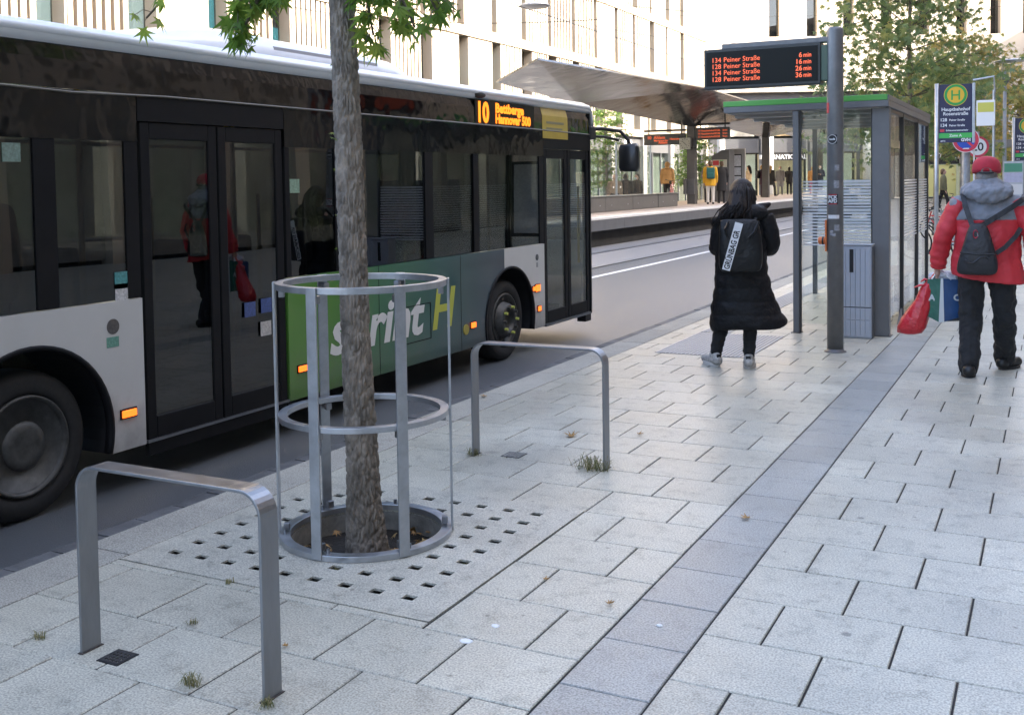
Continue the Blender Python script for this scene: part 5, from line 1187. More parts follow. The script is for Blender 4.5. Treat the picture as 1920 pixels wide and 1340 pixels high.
# ---------------- ticket machine and information board
tm = thing('ticket_machine', 'dark peaked ticket housing on the platform', 'ticket machine', (-13.2, 47, .71))
MB().prism([(-13.75, .71), (-12.95, .71), (-12.95, 3.05), (-13.25, 3.05), (-13.75, 2.75)], 'y', 46.7, 47.6).build('housing', M_DGREY, tm)
MB().b(-13.7, -13.05, 46.66, 46.7, 2.25, 2.6).build('notice', mat('notice_cream', (.5, .5, .42), .5), tm)
MB().b(-13.68, -13.4, 46.655, 46.66, 2.35, 2.56).build('notice_red', M_STR, tm); MB().b(-13.36, -13.2, 46.655, 46.66, 2.3, 2.57).build('notice_green', mat('zone_green', (.06, .42, .09), .4), tm)
ib = thing('information_board', 'pale grey information board with posted sheets on the platform', 'notice board', (-12.7, 48, .71))
MB().b(-13.25, -12.55, 47.9, 48.05, .71, 3.1).build('frame', mat('board_grey', (.27, .265, .25), .5), ib, bevel=.01)
MB().b(-13.12, -12.70, 47.885, 47.9, 1.55, 2.85).build('poster_case', M_SCREEN, ib)
for z0, z1 in ((1.6, 1.85), (1.9, 2.25), (2.3, 2.8)): MB().b(-13.09, -12.73, 47.878, 47.885, z0, z1).build('posted_sheet', mat('posted_paper', (.5, .52, .54), .6, var=.2, vs=14), ib)
# ---------------- people on and beyond the platform
PZ = .71
CY = cmat('mustard', (.62, .33, .02)); CB = cmat('black', (.014, .014, .016)); CG = cmat('grey', (.16, .16, .165)); CP = cmat('plum', (.05, .02, .045)); CC = cmat('cream', (.62, .48, .30)); CN = cmat('navy', (.02, .025, .05)); CW = cmat('offwhite', (.60, .57, .53)); CT = cmat('tan', (.42, .24, .09)); CBe = cmat('beige', (.30, .22, .16)); CPk = cmat('pink', (.55, .10, .16)); CO = cmat('olive', (.12, .12, .07))
person('person in a mustard yellow coat and white trousers at the platform edge', (-12.42, 42.0, PZ), R(20), 1.78, CY, CW, 'brown', coat_end=.72, vox=.02)
pack('teal rolltop backpack worn over the mustard yellow coat', (-12.42, 42.0, PZ), R(20), 1, mat('teal_pack', (.012, .10, .095), .5), .33, .46, .15, 1.26)
person('person in a grey coat and face mask half hidden by the canopy column', (-13.6, 45.6, PZ), R(195), 1.70, CG, CB, 'brown', coat_end=.62, mask=True, arms='phone')
person('person in a long black coat standing behind the yellow coat', (-12.50, 43.9, PZ), R(30), 1.78, CB, CB, 'brown', coat_end=.50)
person('person in a cream jacket with a grey bag by the information board', (-14.35, 55.5, PZ), R(80), 1.72, CC, CB, 'dark', coat_end=.85, longhair=True)
person('person in a plum coat with a black backpack at the second column', (-14.25, 58.0, PZ), R(-60), 1.74, CP, cmat('plumtrousers', (.05, .025, .04)), 'blond', coat_end=.68)
pack('black backpack worn over the plum coat', (-14.25, 58.0, PZ), R(-60), 1, CB, .32, .44, .15, 1.24)
person('blond person in a black coat striding along the platform', (-14.62, 61.6, PZ), R(-30), 1.76, CB, CB, 'blond', coat_end=.62, longhair=True, step=.16)
person('person in a grey patterned coat walking behind the blond one', (-15.1, 66.0, PZ), R(190), 1.76, CG, CG, 'brown', coat_end=.50, step=.18, mask=True)
person('person in black standing left of the shelter post', (-14.65, 66.5, PZ), R(10), 1.72, CB, CB, 'dark', coat_end=.75, arms='phone')
person('person in a tan hooded jacket standing behind the glass screen', (-14.1, 41.6, PZ), R(10), 1.74, CT, CB, 'brown', coat_end=.85, hood=CT, shoes=M_SWHT)
person('person in a beige jacket sitting leftmost on the bench', (-14.2, 36.0, PZ), R(200), 1.68, CBe, CB, 'brown', sit=True, coat_end=.88)
person('person in a black hooded coat sitting on the bench', (-14.2, 37.1, PZ), R(30), 1.70, CB, CB, 'brown', sit=True, hood=CB, coat_end=.86)
person('person in black with a face mask sitting rightmost on the bench', (-14.2, 38.3, PZ), R(160), 1.70, CB, CB, 'dark', sit=True, mask=True, coat_end=.88)
person('person in an orange jacket and pink trousers seen through the shelter glass', (-13.25, 66.5, PZ), R(20), 1.70, cmat('apricot', (.60, .28, .08)), CPk, 'blond', coat_end=.85)
person('person in a navy coat and face mask seen through the shelter glass', (-12.75, 66.3, PZ), R(185), 1.76, CN, CB, 'grey', coat_end=.72, mask=True, arms='phone')
# passengers in the bus
person('passenger in a hooded grey jacket seen through the rear bus window', (-5.75, 4.15, .24), R(60), 1.62, CG, CB, 'dark', hood=CG, group='passengers in the bus', legs=True)
person('passenger with dark hair seated behind the middle bus window', (-5.25, 7.25, .24), 0, 1.70, CB, CB, 'dark', sit=True, group='passengers in the bus')
person('passenger with grey hair seated behind the front bus window', (-5.25, 8.85, .24), 0, 1.70, CN, CB, 'grey', sit=True, group='passengers in the bus')
person('driver in dark clothing seated at the front of the bus', (-6.6, 10.75, .30), 0, 1.72, CN, CB, 'brown', sit=True, group='passengers in the bus')
# beacon and fence seen through the bus
bc = thing('warning_beacon', 'yellow lamp on a red and white warning beacon seen through the bus', 'beacon', (-8.9, 8.45, -.1))
bx_, by_ = -8.9, 8.45
MB().b(bx_ - .2, bx_ + .2, by_ - .35, by_ + .35, -.1, .02).build('foot', M_RUBBER, bc, bevel=.02)
for k in range(5): MB().prism([(by_ - .11, .05 + k * .22), (by_ + .11, .05 + k * .22 + .06), (by_ + .11, .05 + k * .22 + .26), (by_ - .11, .05 + k * .22 + .2)], 'x', bx_ - .01, bx_ + .01).build('beacon_stripe', M_STR if k % 2 else M_SWHT, bc)
MB().cyl((bx_, by_, .02), (bx_, by_, 1.3), .02, seg=8).build('beacon_post', M_GALV, bc)
MB().lathe([(.03, 0), (.075, .02), (.085, .06), (.06, .10), (.075, .14), (.085, .19), (.07, .24), (.03, .265), (.001, .27)], (bx_, by_, 1.24), 20).build('beacon_lamp', mat('beacon_yellow', (.75, .42, .03), .3, coat=.5), bc, smooth=True)
fn = thing('barrier_rail', 'low steel barrier rail beyond the bus', 'railing', (-9.2, 6.5, -.1))
for z in (.78, 1.16): MB().cyl((-9.2, 3.5, z), (-9.2, 9.2, z), .025, seg=8).build('rail', M_GALV, fn)
for y in (3.6, 5.4, 7.2, 9.1): MB().cyl((-9.2, y, -.1), (-9.2, y, 1.17), .028, seg=8).build('upright', M_GALV, fn)
# ================================================================ office building along the left of the street
M_FAC = mat('facade_cream', (.31, .265, .20), .6, var=.04, vs=.6)
M_FACP = mat('facade_panel', (.36, .31, .245), .55, var=.04, vs=.8, rand=.05)
M_FIN = mat('facade_fin', (.30, .245, .185), .5, var=.06, vs=2)
M_FWIN = glass('office_window', (.55, .60, .62), 1.7)
M_BLIND = mat('teal_blind', (.08, .36, .42), .7); M_PANESHEEN = mat('pale_pane_sheen', (.60, .63, .60), .7); M_DARKIN = mat('dark_room', (.05, .05, .05), .9); M_FGREY = mat('facade_grey', (.30, .29, .27), .6, var=.06, vs=1)
M_FGAP = mat('facade_louvre_back', (.10, .07, .045), .6)  # dark brown puts the shadow lines between the fins into the colour
FX = -24.0
of = thing('office_building', 'sunlit cream office building with vertical fins and tall windows along the street', 'building', (FX - 4, 46, -.16))
MB().b(FX - 14, FX - .62, 10, 80, -.16, 27).build('wall', M_DARKIN, of)
for z in (4.55, 8.45, 12.3, 16.1, 19.9, 23.7): MB().b(FX - .62, FX + .05, 10, 80, z, z + .45).build('floor_band', M_FAC, of)
MB().b(FX - 14, FX + .06, 10, 80, 27, 27.5).build('parapet', M_FAC, of)
MB().b(FX - 14, FX + .04, 80.0, 80.5, -.16, 27.5).build('end_wall', M_FACP, of)
rb_ = random.Random(21); y = 10.0; bay = 0; FINS = MB()
def bayparts(y0, z0, z1, kind, lo):
    w_ = 3.2; a = y0; x = FX
    # window
    ww = rb_.choice((.75, .9, 1.05)) if lo else rb_.choice((.25, .4, .7)); cut = rb_.uniform(.6, 1.0); wv = y0 + .05
    f = MB().b(x - .5, x - .48, wv, wv + ww, z0, z1).build('window', M_FWIN, of)
    MB().b(x - .49, x - .40, wv - .02, wv + .03, z0, z1).build('window_frame', M_FGREY, f)
    if rb_.random() < .92: MB().b(x - .56, x - .54, wv, wv + ww, z0, z0 + (z1 - z0) * cut).build('blind_and_sheen', M_BLIND if lo and rb_.random() < .7 else M_PANESHEEN, f)  # pale sheets behind most panes stand in for their light reflections
    p0 = wv + ww + .02; p1 = y0 + w_
    MB().b(x - .62, x - .02, p0, p0 + .07, z0, z1).build('reveal', M_FACP, of)
    if kind == 0:     # solid panel
        MB().b(x - .3, x - .03, p0 + .07, p1 - .02, z0, z1).build('panel', M_FACP, of)
    else:             # back panel with vertical fins
        n_ = 7 if kind == 1 else 8
        MB().b(x - .34, x - .24, p0 + .07, p1 - .02, z0, z1).build('panel', M_FGAP, of); q = MB(); st_ = (p1 - p0 - .10) / n_
        for k in range(n_): q.b(x - .24, x - .01, p0 + .10 + k * st_, p0 + .10 + k * st_ + st_ * (.55 if kind == 1 else .66), z0 + .003, z1 - .003)
        q.build('louvre_panel', M_FACP, of)
MB().b(FX - .62, FX - .03, 77.2, 80, 5.0, 23.7).build('corner_panel', M_FACP, of)
for z0, z1, lo in ((5.0, 8.45, 1), (8.9, 12.3, 0), (12.75, 16.1, 0), (16.55, 19.9, 0), (20.35, 23.7, 0)):
    y = 10.0
    while y < 77:
        bayparts(y, z0, z1, rb_.choice((0, 1, 1, 2)) if not lo else rb_.choice((0, 2, 2, 1)), lo); y += 3.2
MB().b(FX - .62, FX - .1, 10, 80, 24.15, 27).build('attic_panel', M_FACP, of)
# ground floor: piers, shop glazing
y = 10.0
while y < 79:
    MB().b(FX - .6, FX, y, y + .7, -.16, 4.55).build('pier', M_FGREY, of)
    s_ = MB().b(FX - .25, FX - .23, y + .7, y + 5.6, .1, 3.6).build('shop_window', M_SHOPGL, of)
    MB().b(FX - .61, FX - .58, y + .7, y + 5.6, .0, 3.6).build('shop_interior', mat('street_shop_interior_%d' % (int(y) % 3), ((.20, .20, .18), (.12, .12, .12), (.24, .20, .16))[int(y) % 3], .8, var=.5, vs=.8, emit=(1, .95, .85), es=.012), of)  # back wall glows faintly in place of shop lighting
    MB().b(FX - .30, FX - .2, y + 2.3, y + 2.42, .1, 3.6).build('shop_mullion', M_DGREY, s_); MB().b(FX - .30, FX - .2, y + 4.0, y + 4.12, .1, 3.6).build('shop_mullion', M_DGREY, s_)
    MB().b(FX - .44, FX - .2, y + .7, y + 5.6, 3.6, 4.55).build('shop_fascia', M_DGREY, of)
    y += 5.6
for yy, tx in ((52, 'BISTRO'), (57, 'H'), (63, 'BAR')): text(tx, .8, M_SWHT, of, (FX - .19, yy, 3.75), (0, 1, 0), (0, 0, 1), .01, 'shop_lettering', bold=.01)

# ================================================================ gallery building closing the street
GF = Vector((-.4555, .8902, 0)); GU = Vector((.8902, .4555, 0)); GO = GF * 85
gal = thing('gallery_building', 'pale stone shopping gallery with slot windows closing the end of the street', 'building', tuple(GO + GU * 30))
M_STONE = mat('gallery_stone', (.47, .42, .35), .65, var=.05, vs=.5, rand=.03)
def gb(u0, u1, d0, d1, z0, z1, m, nm, par=None, **k):
    c = GO + GU * (u0 + u1) / 2 + GF * (d0 + d1) / 2; c.z = (z0 + z1) / 2
    return MB().ob(c, GU * (u1 - u0) / 2, GF * (d1 - d0) / 2, (0, 0, (z1 - z0) / 2)).build(nm, m, par or gal, **k)
U0, U1 = 15.6, 70.0
gb(U0, U1, 1.0, 26, 8.63, 26, M_DARKIN, 'core'); gb(U0, U1, 3.2, 26, -.16, 8.62, M_DARKIN, 'ground_floor_core')
# wall courses of stone panels with slot openings
slots = [21.1, 24.1, 27.0, 30.0, 33.0, 36.0, 38.7, 41.3, 44.0, 46.8, 49.6]
gb(U0, U1, 0, 1.0, 8.62, 12.98, M_STONE, 'wall')
e = U0
for s_ in slots:
    gb(e, s_ - .42, 0, 1.0, 12.985, 17.6, M_STONE, 'wall'); gb(s_ - .42, s_ + .42, .5, .55, 12.985, 17.6, M_FWIN, 'slot_window'); e = s_ + .42
gb(e, U1, 0, 1.0, 12.985, 17.6, M_STONE, 'wall')
gb(U0, U1, 0, 1.0, 17.605, 26.5, M_STONE, 'wall')
for z in (9.9, 11.4): gb(U0, U1, -.004, -.001, z, z + .012, mat('stone_joint', (.42, .38, .32), .8), 'stone_joint')
pos_ = GO + GU * 29.2 + GF * -.015; pos_.z = 10.72
M_ENG = mat('engraved_stone', (.50, .455, .39), .7)
text('AUGUST', 1.75, M_ENG, gal, pos_ - GU * 2.6, GU, (0, 0, 1), .006, 'engraved_letters', sp=1.15)
text('GALERIE', 1.75, M_ENG, gal, pos_ + GU * 6.9, GU, (0, 0, 1), .006, 'engraved_letters', sp=1.15)
# ground floor: round white columns, fascia, lit shop fronts
M_COLW = mat('white_column', (.66, .65, .61), .55)
for k in range(12):
    c = GO + GU * (17.0 + k * 3.93) + GF * 1.0
    MB().lathe([(.32, -.16), (.32, 8.62)], (c.x, c.y, 0), 20).build('round_column', M_COLW, gal, smooth=True)
gb(U0, U1, .6, 1.1, 7.6, 8.6, M_DGREY, 'soffit_band')
M_INT = mat('shop_interior_pale', (.62, .60, .50), .8, var=.2, vs=.6, emit=(1.0, .92, .75), es=.07); M_INT2 = mat('shop_interior_warm', (.55, .42, .28), .8, var=.4, vs=.9, emit=(1.0, .8, .5), es=.05)
for i, (u0, u1) in enumerate(((15.8, 20.2), (20.4, 24.2), (24.4, 28.2), (28.4, 32.2), (32.4, 37.5), (37.7, 44.0), (44.2, 52.0))):
    gb(u0, u1, 2.9, 2.95, .0, 3.75, M_INT if i % 2 == 0 else M_INT2, 'shop_interior'); gb(u0, u1, 2.0, 2.03, .0, 3.8, M_SHOPGL, 'shop_window')
    gb(u0, u1, 1.7, 2.1, 3.85, 5.0, M_DGREY, 'shop_fascia'); gb(u0 - .1, u0 + .1, 1.8, 2.1, 0, 8.6, M_DGREY, 'mullion')
    gb(u0 + .3, u1 - .3, 1.9, 1.95, 5.2, 7.4, mat('poster_%d' % (i % 3), ((.52, .50, .42), (.40, .30, .16), (.34, .36, .35))[i % 3], .5, var=.5, vs=.7), 'poster')
def gtext(s_, sz, u, z, m, bo=.01, d=1.66, nm='shop_lettering', **k):
    p = GO + GU * u + GF * d; p.z = z; text(s_, sz, m, gal, p, GU, (0, 0, 1), .01, nm, bold=bo, **k)
gb(20.8, 24.0, 1.62, 1.70, 3.2, 3.82, M_BLACK, 'sign_band'); gtext('INTERNATIONAL', .5, 20.2, 3.32, M_SWHT, .01, 1.6)
gtext('R', 2.1, 26.3, 4.9, mat('grey_letter', (.45, .46, .46), .5), .03, 1.6)
gb(33.4, 38.8, 1.3, 1.6, 2.7, 4.4, M_BLACK, 'cafe_fascia'); gtext('Amorino', 1.05, 33.9, 3.15, M_SWHT, .012, 1.28, shear=.25, sx=.85)
gb(33.4, 36.2, 1.4, 1.5, .1, 2.65, mat('cafe_panel', (.52, .50, .20), .6), 'cafe_panel'); gb(36.7, 38.8, 1.4, 1.5, .1, 2.65, mat('cafe_panel', (.52, .50, .20), .6), 'cafe_panel')

# ================================================================ building on the near side, behind and right of the camera
M_NB = mat('near_stone', (.26, .225, .185), .7, var=.06, vs=.5); M_NB2 = mat('near_stone_lightened', (.42, .35, .27), .7, var=.06, vs=.5)  # second stone is lightened to carry warm bounced light into the bus reflections
def near_building(label, ya, yb, m, h):
    nb = thing('near_side_building', label, 'building', (14, (ya + yb) / 2, -.16))
    MB().b(9.6, 24, ya, yb, -.16, h).build('wall', M_DARKIN, nb)
    zs = [4.2 + 3.8 * k for k in range(6) if 4.2 + 3.8 * k < h]
    for z in zs: MB().b(9.1, 9.6, ya, yb, z, z + .7).build('floor_band', m, nb)
    yy = ya
    while yy < yb - 3.2:
        for z0 in zs[:-1]:
            z0 += .7; z1 = z0 + 3.1
            MB().b(9.15, 9.6, yy, yy + 1.3, z0, z1).build('panel', m, nb)
            q = MB()
            for k in range(4): q.b(9.12, 9.5, yy + 1.55 + k * .42, yy + 1.70 + k * .42, z0, z1)
            q.build('louvre_panel', M_FIN, nb); MB().b(9.5, 9.53, yy + 1.3, yy + 3.3, z0, z1).build('window', M_FWIN, nb)
        MB().b(9.2, 9.6, yy, yy + .6, -.16, 4.2).build('pier', m, nb)
        MB().b(9.45, 9.5, yy + .6, yy + 3.3, .1, 4.2).build('shop_window', mat('mottled_shop_panel', (.16, .155, .14), .5, var=.5, vs=.5), nb)  # opaque mottled panel in place of shop glass
        yy += 3.3
near_building('brown stone building behind the camera, reflected in the rear of the bus', -46, 13.6, M_NB, 23.3)
near_building('unseen pale building beside the pavement, added to shade the street and show in the bus', 14, 100.5, M_NB2, 19.5)  # unseen block, length set to shade the far street, height for bounce light
# ================================================================ trees farther along
M_LEAF2 = leafmat('sweetgum_leaf', (.12, .19, .08), (.19, .26, .10), (.34, .33, .11), .5)
M_LEAF3 = leafmat('yellowing_leaf', (.20, .24, .08), (.34, .31, .10), (.48, .33, .10), .5)
M_LEAF4 = leafmat('planter_leaf', (.10, .20, .05), (.16, .27, .06), (.24, .34, .09), .45)
def tree(label, base, h0, h1, rad, n, size, m, seed, r0=.075, tiers=9, per=5, droop=.5, name='street_tree'):
    r = random.Random(seed); t = thing(name, label, 'tree', base); b0 = Vector(base)
    tp = [b0 + Vector((.04 * math.sin(z), .03 * math.cos(z * 1.3), z)) for z in np.linspace(0, h1, 9)]
    MB().tube(tp, [r0 * (1 - .85 * i / 8) + .006 for i in range(9)], 12).build('trunk', M_BARK, t, smooth=True)
    tw_ = MB(); pts = []
    for i in range(tiers):
        z = h0 + (h1 - h0) * (i + .3) / tiers; L_ = rad * (math.sin(math.pi * (.18 + .80 * (1 - i / tiers)) * .62) ** .8)
        for k in range(per):
            a = r.uniform(0, 6.28); l_ = L_ * r.uniform(.65, 1.12); p0 = b0 + Vector((0, 0, z)); e = p0 + Vector((math.cos(a) * l_, math.sin(a) * l_, l_ * r.uniform(.0, .30)))
            m_ = p0.lerp(e, .5) + Vector((0, 0, .10 * l_)); e.z -= .08 * l_
            tw_.tube([p0, m_, e], [.018, .010, .003], 5); c_ = int(n / (tiers * per))
            for q in range(c_):
                u = .15 + .9 * r.random() ** .75; pp = (p0.lerp(m_, u * 2) if u < .5 else m_.lerp(e, min(u * 2 - 1, 1.05)))
                sp_ = .09 + .14 * rad / 1.8; pts.append((pp + Vector((r.gauss(0, sp_), r.gauss(0, sp_), r.gauss(-.02, sp_ * .55))), r.uniform(.7, 1.3)))
    tw_.build('bough', M_TWIG, t); V, F = leaf_cloud(pts, size, r, droop); MB().add(V, F).build('crown', m, t); return t
tree('green star leaved tree standing behind the bus shelter', (-2.98, 26.2, 0), 2.3, 8.2, 2.15, 3900, .26, M_LEAF2, 4, tiers=11, per=6)
tree('young tree with a yellowing top behind the street lamp', (-2.75, 38.0, 0), 2.4, 6.3, 2.0, 3200, .25, M_LEAF3, 9, tiers=9, per=6)
tree('green tree farther along behind the bus stop sign', (-3.1, 33.0, 0), 2.0, 5.2, 1.9, 1900, .25, M_LEAF2, 14, tiers=8, per=6)
tree('orange tinged tree at the far end of the pavement', (-1.2, 47.0, 0), 1.8, 6.0, 2.4, 4000, .27, M_LEAF3, 19, tiers=8, per=6)
tree('tree with green leaves behind the departure pole', (-5.2, 56.0, -.1), 3.0, 6.5, 2.0, 1500, .26, M_LEAF2, 23, tiers=6, per=6)
tree('leafy green tree seen beside the front of the bus', (-17.6, 43.6, -.16), 1.6, 5.6, 1.0, 2200, .17, M_LEAF4, 31, tiers=9, per=6)
tree('leafy green tree seen right of the platform clock', (-17.2, 55.5, -.16), 1.6, 4.4, 1.25, 2000, .2, M_LEAF4, 37, tiers=8, per=6)

# ================================================================ road signs, lamp, kiosk
ns = thing('no_stopping_sign', 'round red and blue no stopping sign half hidden behind the bus stop sign', 'road sign', (-1.50, 21.9, 0)); fd = Vector((.07, -1, 0)).normalized(); c = Vector((-1.50, 21.85, 2.38))
MB().cyl((-1.50, 21.9, 0), (-1.50, 21.9, 2.75), .075, seg=16).build('post', mat('weathered_post', (.22, .23, .24), .5, .3, var=.25, vs=9), ns, smooth=True)
MB().cyl((-1.36, 21.9, 0), (-1.36, 21.9, 3.2), .015, seg=8).build('thin_pole', M_SWHT, ns)
disc(c, fd, .235, M_SWHT, 'rim', ns, .09); disc(c, fd, .225, mat('sign_red', (.55, .04, .07), .4), 'red_disc', ns, .0915); disc(c, fd, .165, mat('sign_blue', (.03, .08, .40), .4), 'blue_disc', ns, .093)
for s_ in (-1, 1): MB().ob(c + fd * .0945, Vector((.16, 0, .16 * s_)), fd * .0008, Vector((-.022 * s_, 0, .022)) * .7).build('red_bar', mat('sign_red', (.55, .04, .07), .4), ns)
MB().ob(c + fd * .0962 + Vector((0, 0, -.16)), (.055, 0, 0), fd * .0006, (0, 0, .010)).build('white_arrow', M_SWHT, ns)
tz = thing('speed_zone_sign', 'round white 20 sign with a red rim above the kiosk', 'road sign', (-1.56, 26.4, 0)); c = Vector((-1.56, 26.25, 2.36))
MB().cyl((-1.56, 26.4, 0), (-1.56, 26.4, 2.7), .035, seg=12).build('post', M_SGALV, tz)
disc(c, fd, .24, mat('sign_red', (.55, .04, .07), .4), 'red_disc', tz, .05); disc(c, fd, .19, M_SWHT, 'white_disc', tz, .0515); text('20', .26, M_BLACK, tz, c + fd * .0535 + Vector((0, 0, -.09)), (1, .07, 0), (0, 0, 1), .0005, 'numerals', align='CENTER', bold=.004)
wp = thing('white_panel_sign', 'white road sign with a yellow top half among the tree leaves', 'road sign', (-1.15, 24.6, 0)); c = Vector((-1.30, 24.5, 3.02))
MB().cyl((-1.15, 24.6, 0), (-1.15, 24.6, 3.5), .03, seg=10).build('post', M_SGALV, wp)
face(c, fd, .36, .54, .02, M_SWHT, 'panel', wp, .03); face(c + fd * .012 + Vector((0, 0, .12)), fd, .31, .2, .002, mat('sign_lemon', (.55, .52, .10), .5), 'yellow_field', wp, 0); MB().tube([(-1.55, 24.5, 3.72), (-1.15, 24.55, 3.78), (-1.13, 24.6, 3.45)], .022, 8).build('gooseneck', M_SGALV, wp)
lm = thing('street_lamp', 'slim street lamp with a clear cylinder head above the cap of the walking person', 'street lamp', (-1.30, 34.0, 0))
MB().tube([(-1.30, 34, 0), (-1.30, 34, 1.2), (-1.30, 34, 4.35)], [.075, .06, .048], 16).build('post', mat('lamp_post_grey', (.30, .32, .34), .5, .3, var=.12, vs=7), lm, smooth=True)
hd_ = MB().lathe([(.05, 4.32), (.06, 4.36), (.16, 4.46), (.17, 4.49), (.0001, 4.49)], (-1.30, 34, 0), 20).build('lamp_base', M_DGREY, lm, smooth=True)
MB().lathe([(.15, 4.49), (.15, 4.98)], (-1.30, 34, 0), 24).build('clear_cylinder', M_GLASS, lm, smooth=True); MB().lathe([(.035, 4.49), (.035, 4.70), (.0001, 4.71)], (-1.30, 34, 0), 12).build('bulb', M_GALV, lm)
MB().lathe([(.001, 5.06), (.30, 5.03), (.46, 5.0), (.46, 4.985), (.001, 4.98)], (-1.12, 34, 0), 28).build('lamp_hat', M_GALV, lm, smooth=True)
for k in range(3): MB().cyl((-1.30 + .15 * math.cos(k * 2.1), 34 + .15 * math.sin(k * 2.1), 4.47), (-1.30 + .15 * math.cos(k * 2.1), 34 + .15 * math.sin(k * 2.1), 5.0), .008, seg=6).build('lamp_rod', M_GALV, lm)
ki = thing('grey_kiosk', 'grey box shelter behind the person in the red cap', 'kiosk', (-1.6, 37, 0))
for x in (-2.55, -.85): MB().b(x - .08, x + .08, 36.0, 38.0, 0, 2.6).build('side_wall', mat('kiosk_grey', (.20, .20, .20), .5, var=.1, vs=3), ki)
MB().b(-2.65, -.75, 35.9, 38.1, 2.6, 2.8).build('roof', mat('kiosk_grey', (.20, .20, .20), .5, var=.1, vs=3), ki); MB().b(-2.45, -.95, 37.9, 37.93, .2, 2.5).build('pane', M_GLASS, ki); MB().b(-1.2, -.93, 36.1, 36.2, .2, 2.55).build('front_panel', M_DGREY, ki)
stopsign('second navy bus stop sign at the edge of the picture', (-.86, 27.5), 1.0, (.05, -1, 0), 3.05, full=True)
tb = thing('timetable_stand', 'small timetable stand with pale sheets at the edge of the picture', 'timetable', (-.95, 27.2, 0))
MB().cyl((-.90, 27.2, 0), (-.90, 27.2, 1.2), .03, seg=10).build('post', M_SGALV, tb); face((-.85, 27.15, 1.62), (0, -1, 0), .42, .82, .04, M_SGALV, 'frame', tb); face((-.85, 27.128, 1.88), (0, -1, 0), .38, .2, .004, mat('green_notice', (.08, .28, .18), .5), 'notice', tb, 0); face((-.85, 27.128, 1.65), (0, -1, 0), .38, .22, .004, mat('lilac_notice', (.42, .42, .56), .5, var=.1, vs=20), 'notice', tb, 0); face((-.85, 27.128, 1.38), (0, -1, 0), .38, .24, .004, mat('pale_notice', (.60, .60, .62), .5), 'notice', tb, 0)

# ================================================================ bicycles
def bicycle(label, loc, rot, col, group):
    t = thing('bicycle', label, 'bicycle', loc, rot, group=group, local=True); fm = mat('frame_%d' % int(sum(col) * 1000), col, .35, coat=.4); z = .34
    for y in (-.52, .52):
        wh = MB().tube([(0, y + .33 * math.cos(a), z + .33 * math.sin(a)) for a in [6.283 * k / 28 for k in range(28)]], .018, 6, closed=True).build('wheel', M_RUBBER, t)
        q = MB()
        for k in range(10): a = 6.283 * k / 10; q.cyl((0, y, z), (0, y + .32 * math.cos(a), z + .32 * math.sin(a)), .0022, seg=4)
        q.build('spokes', M_GALV, wh)
    q = MB()
    for a, b_ in (((0, -.52, z), (0, -.05, .30)), ((0, -.05, .30), (0, -.18, .82)), ((0, -.18, .78), (0, .34, .86)), ((0, -.05, .30), (0, .36, .80)), ((0, -.52, z), (0, -.17, .74)), ((0, .52, z), (0, .34, .95))): q.cyl(a, b_, .016, seg=8)
    q.build('frame', fm, t)
    MB().tube([(-.28, .26, 1.03), (-.2, .36, 1.0), (0, .36, .98), (.2, .36, 1.0), (.28, .26, 1.03)], .013, 6).build('handlebar', M_BLACK, t); MB().cap((0, -.30, .92), (0, -.06, .93), .055, .025).build('saddle', M_BLACK, t, smooth=True)
    MB().lathe([(.09, -.006), (.09, .006)], (0.03, -.05, .30), 18, 'x').build('chainring', M_GALV, t); MB().tube([(0, -.70 + .0, .72), (0, -.52, .71), (0, -.25, .70)], .03, 6, flat=.3).build('rear_rack', M_BLACK, t)
    return t
G = 'bicycles parked along the pavement'
bicycle('dark bicycle parked behind the bus stop sign post', (-2.05, 23.2, 0), R(78), (.03, .03, .035), G)
bicycle('red bicycle parked beside the bus shelter end', (-2.05, 24.5, 0), R(72), (.40, .03, .03), G)
bicycle('silver bicycle parked behind the red one', (-2.1, 25.8, 0), R(80), (.35, .36, .38), G)
bicycle('black bicycle parked at the right edge beyond the walking person', (-.75, 30.5, 0), R(60), (.02, .02, .02), G)
bicycle('grey bicycle parked behind the black one at the right edge', (-.85, 32.0, 0), R(66), (.2, .2, .21), G)
bicycle('blue bicycle parked farthest at the right edge', (-.8, 33.6, 0), R(72), (.05, .08, .16), G)
bicycle('white bicycle leaning on the platform by the bench end', (-13.6, 40.6, .71), R(10), (.55, .2, .2), 'bicycle on the platform')
cy_ = person('cyclist in a dark jacket riding across the far end of the pavement', (-3.9, 45.0, .30), R(-80), 1.70, CO, CB, 'brown', coat_end=.88, group='cyclist', step=.12)
bicycle('bicycle under the distant cyclist', (-3.9, 45.0, 0), R(-80), (.04, .04, .04), 'cyclist')

# ================================================================ dark car crossing behind the shelter
car = thing('car', 'dark car crossing the street behind the striped shelter glass', 'car', (-7.3, 46.5, -.1), R(62), local=True)
M_CARP = mat('dark_car_paint', (.012, .012, .014), .25, coat=.6); M_CARG = glass('car_glass', (.2, .22, .22), 1.5)
lo = [(-.85, .32), (.85, .32), (.9, .55), (.86, .88), (-.86, .88), (-.9, .55)]
MB().loft([[(x * k, y, .25 + (z - .25) * h) for x, z in lo] for y, k, h in ((-2.1, .86, .75), (-2.0, .97, .95), (-1.2, 1, 1.02), (0, 1, 1.04), (1.1, 1, 1.0), (1.8, .95, .85), (2.12, .82, .62))]).build('body', M_CARP, car, smooth=True, bevel=.02)
MB().loft([[(x * k, y0 + dy * t, .86 + .56 * t) for x, y0, dy in ((-.82, -1.9, .55), (.82, -1.9, .55), (.82, 1.0, -.75), (-.82, 1.0, -.75))] for t, k in ((0, 1), (.55, .93), (1, .80))]).build('cabin_glass', M_CARG, car)
MB().b(-.64, .64, -1.3, .22, 1.42, 1.455).build('roof', M_CARP, car, bevel=.015)
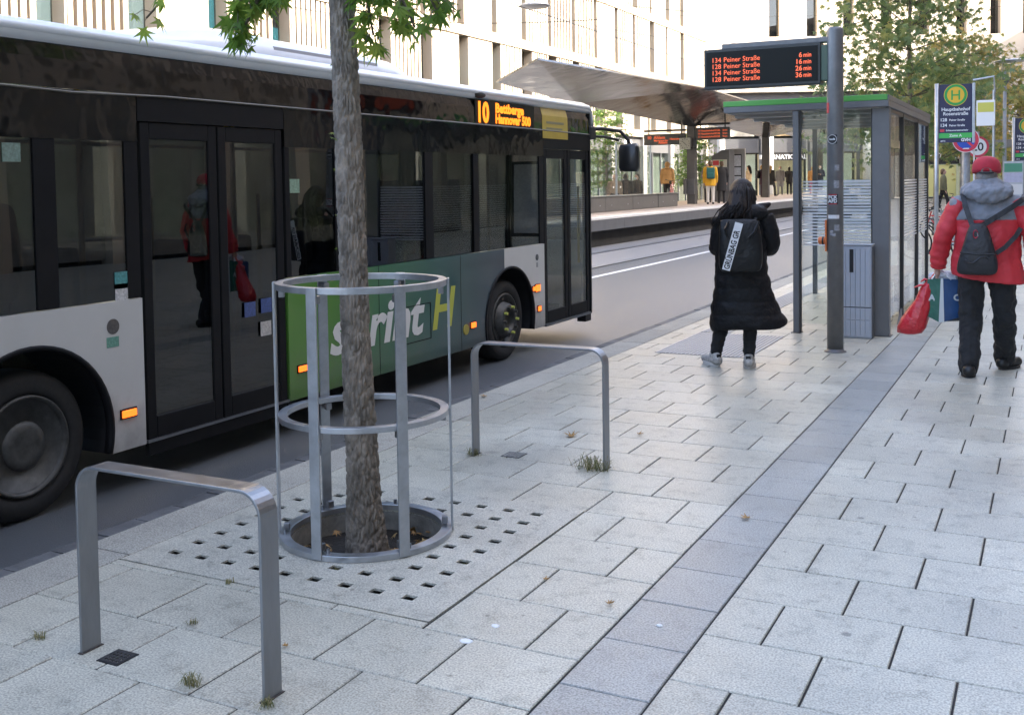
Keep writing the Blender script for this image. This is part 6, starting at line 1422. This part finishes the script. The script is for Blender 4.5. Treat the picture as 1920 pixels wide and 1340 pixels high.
for s_ in (-1, 1):
    for y in (-1.3, 1.35):
        wh = MB().lathe([(.2, -.1), (.31, -.1), (.32, -.07), (.32, .07), (.31, .1), (.2, .1)], (s_ * .80, y, .32), 28, 'x').build('wheel', M_RUBBER, car, smooth=True)
        MB().lathe([(.2, -.09), (.2, .09)], (s_ * .80, y, .32), 20, 'x').build('hub', M_GALV, wh)
    MB().b(s_ * .45, s_ * .78, 2.02, 2.10, .55, .66).build('headlamp', M_SWHT, car, bevel=.02) if s_ > 0 else MB().b(-.78, -.45, 2.02, 2.10, .55, .66).build('headlamp', M_SWHT, car, bevel=.02)

# ================================================================ overhead wires and hanging lamps
M_WIRE = mat('overhead_wire', (.05, .045, .04), .6)
def wire(label, p0, p1, sag, r_=.010):
    p0, p1 = Vector(p0), Vector(p1); pts = [p0.lerp(p1, k / 14) - Vector((0, 0, sag * 4 * (k / 14) * (1 - k / 14))) for k in range(15)]
    tag(MB().tube(pts, r_, 5).build('overhead_wire', M_WIRE), label, 'wire', 'overhead wires across the street')
wire('contact wire running along the tram track', (-9.5, -10, 5.4), (-9.5, 95, 5.4), .25, .009)
wire('span wire from the office facade low across the track', (-24, 30, 8.0), (-9.5, 24, 5.6), .3)
wire('span wire rising to the facade beside the hanging lamp', (-24, 44, 11.4), (-8, 26, 5.9), .25)
wire('span wire crossing above the canopy', (-24, 58, 10.8), (-6, 40, 6.5), .4)
wire('long span wire carrying the street lamp', (-24, 34, 11.2), (9, 22, 7.4), .5)
wire('span wire in front of the gallery wall', (-24, 74, 13.5), (9, 60, 10.5), .6)
wire('low feeder wire behind the bus roof', (-24, 16, 8.2), (-9.5, 12.5, 4.9), .25)
def hang(label, p):
    t = thing('hanging_lamp', label, 'lamp', p, group='lamps hung over the street'); x, y, z = p
    MB().lathe([(.001, .14), (.06, .12), (.16, .07), (.42, .03), (.46, .0), (.40, -.03), (.001, -.04)], (x, y, z), 28).build('shade', mat('lamp_shade_grey', (.40, .42, .45), .4, .3), t, smooth=True); MB().cyl((x, y, z + .1), (x, y, z + .8), .012, seg=6).build('hanger', M_WIRE, t)
hang('grey saucer lamp hung over the street in front of the facade', (-13.2, 27.4, 6.7))
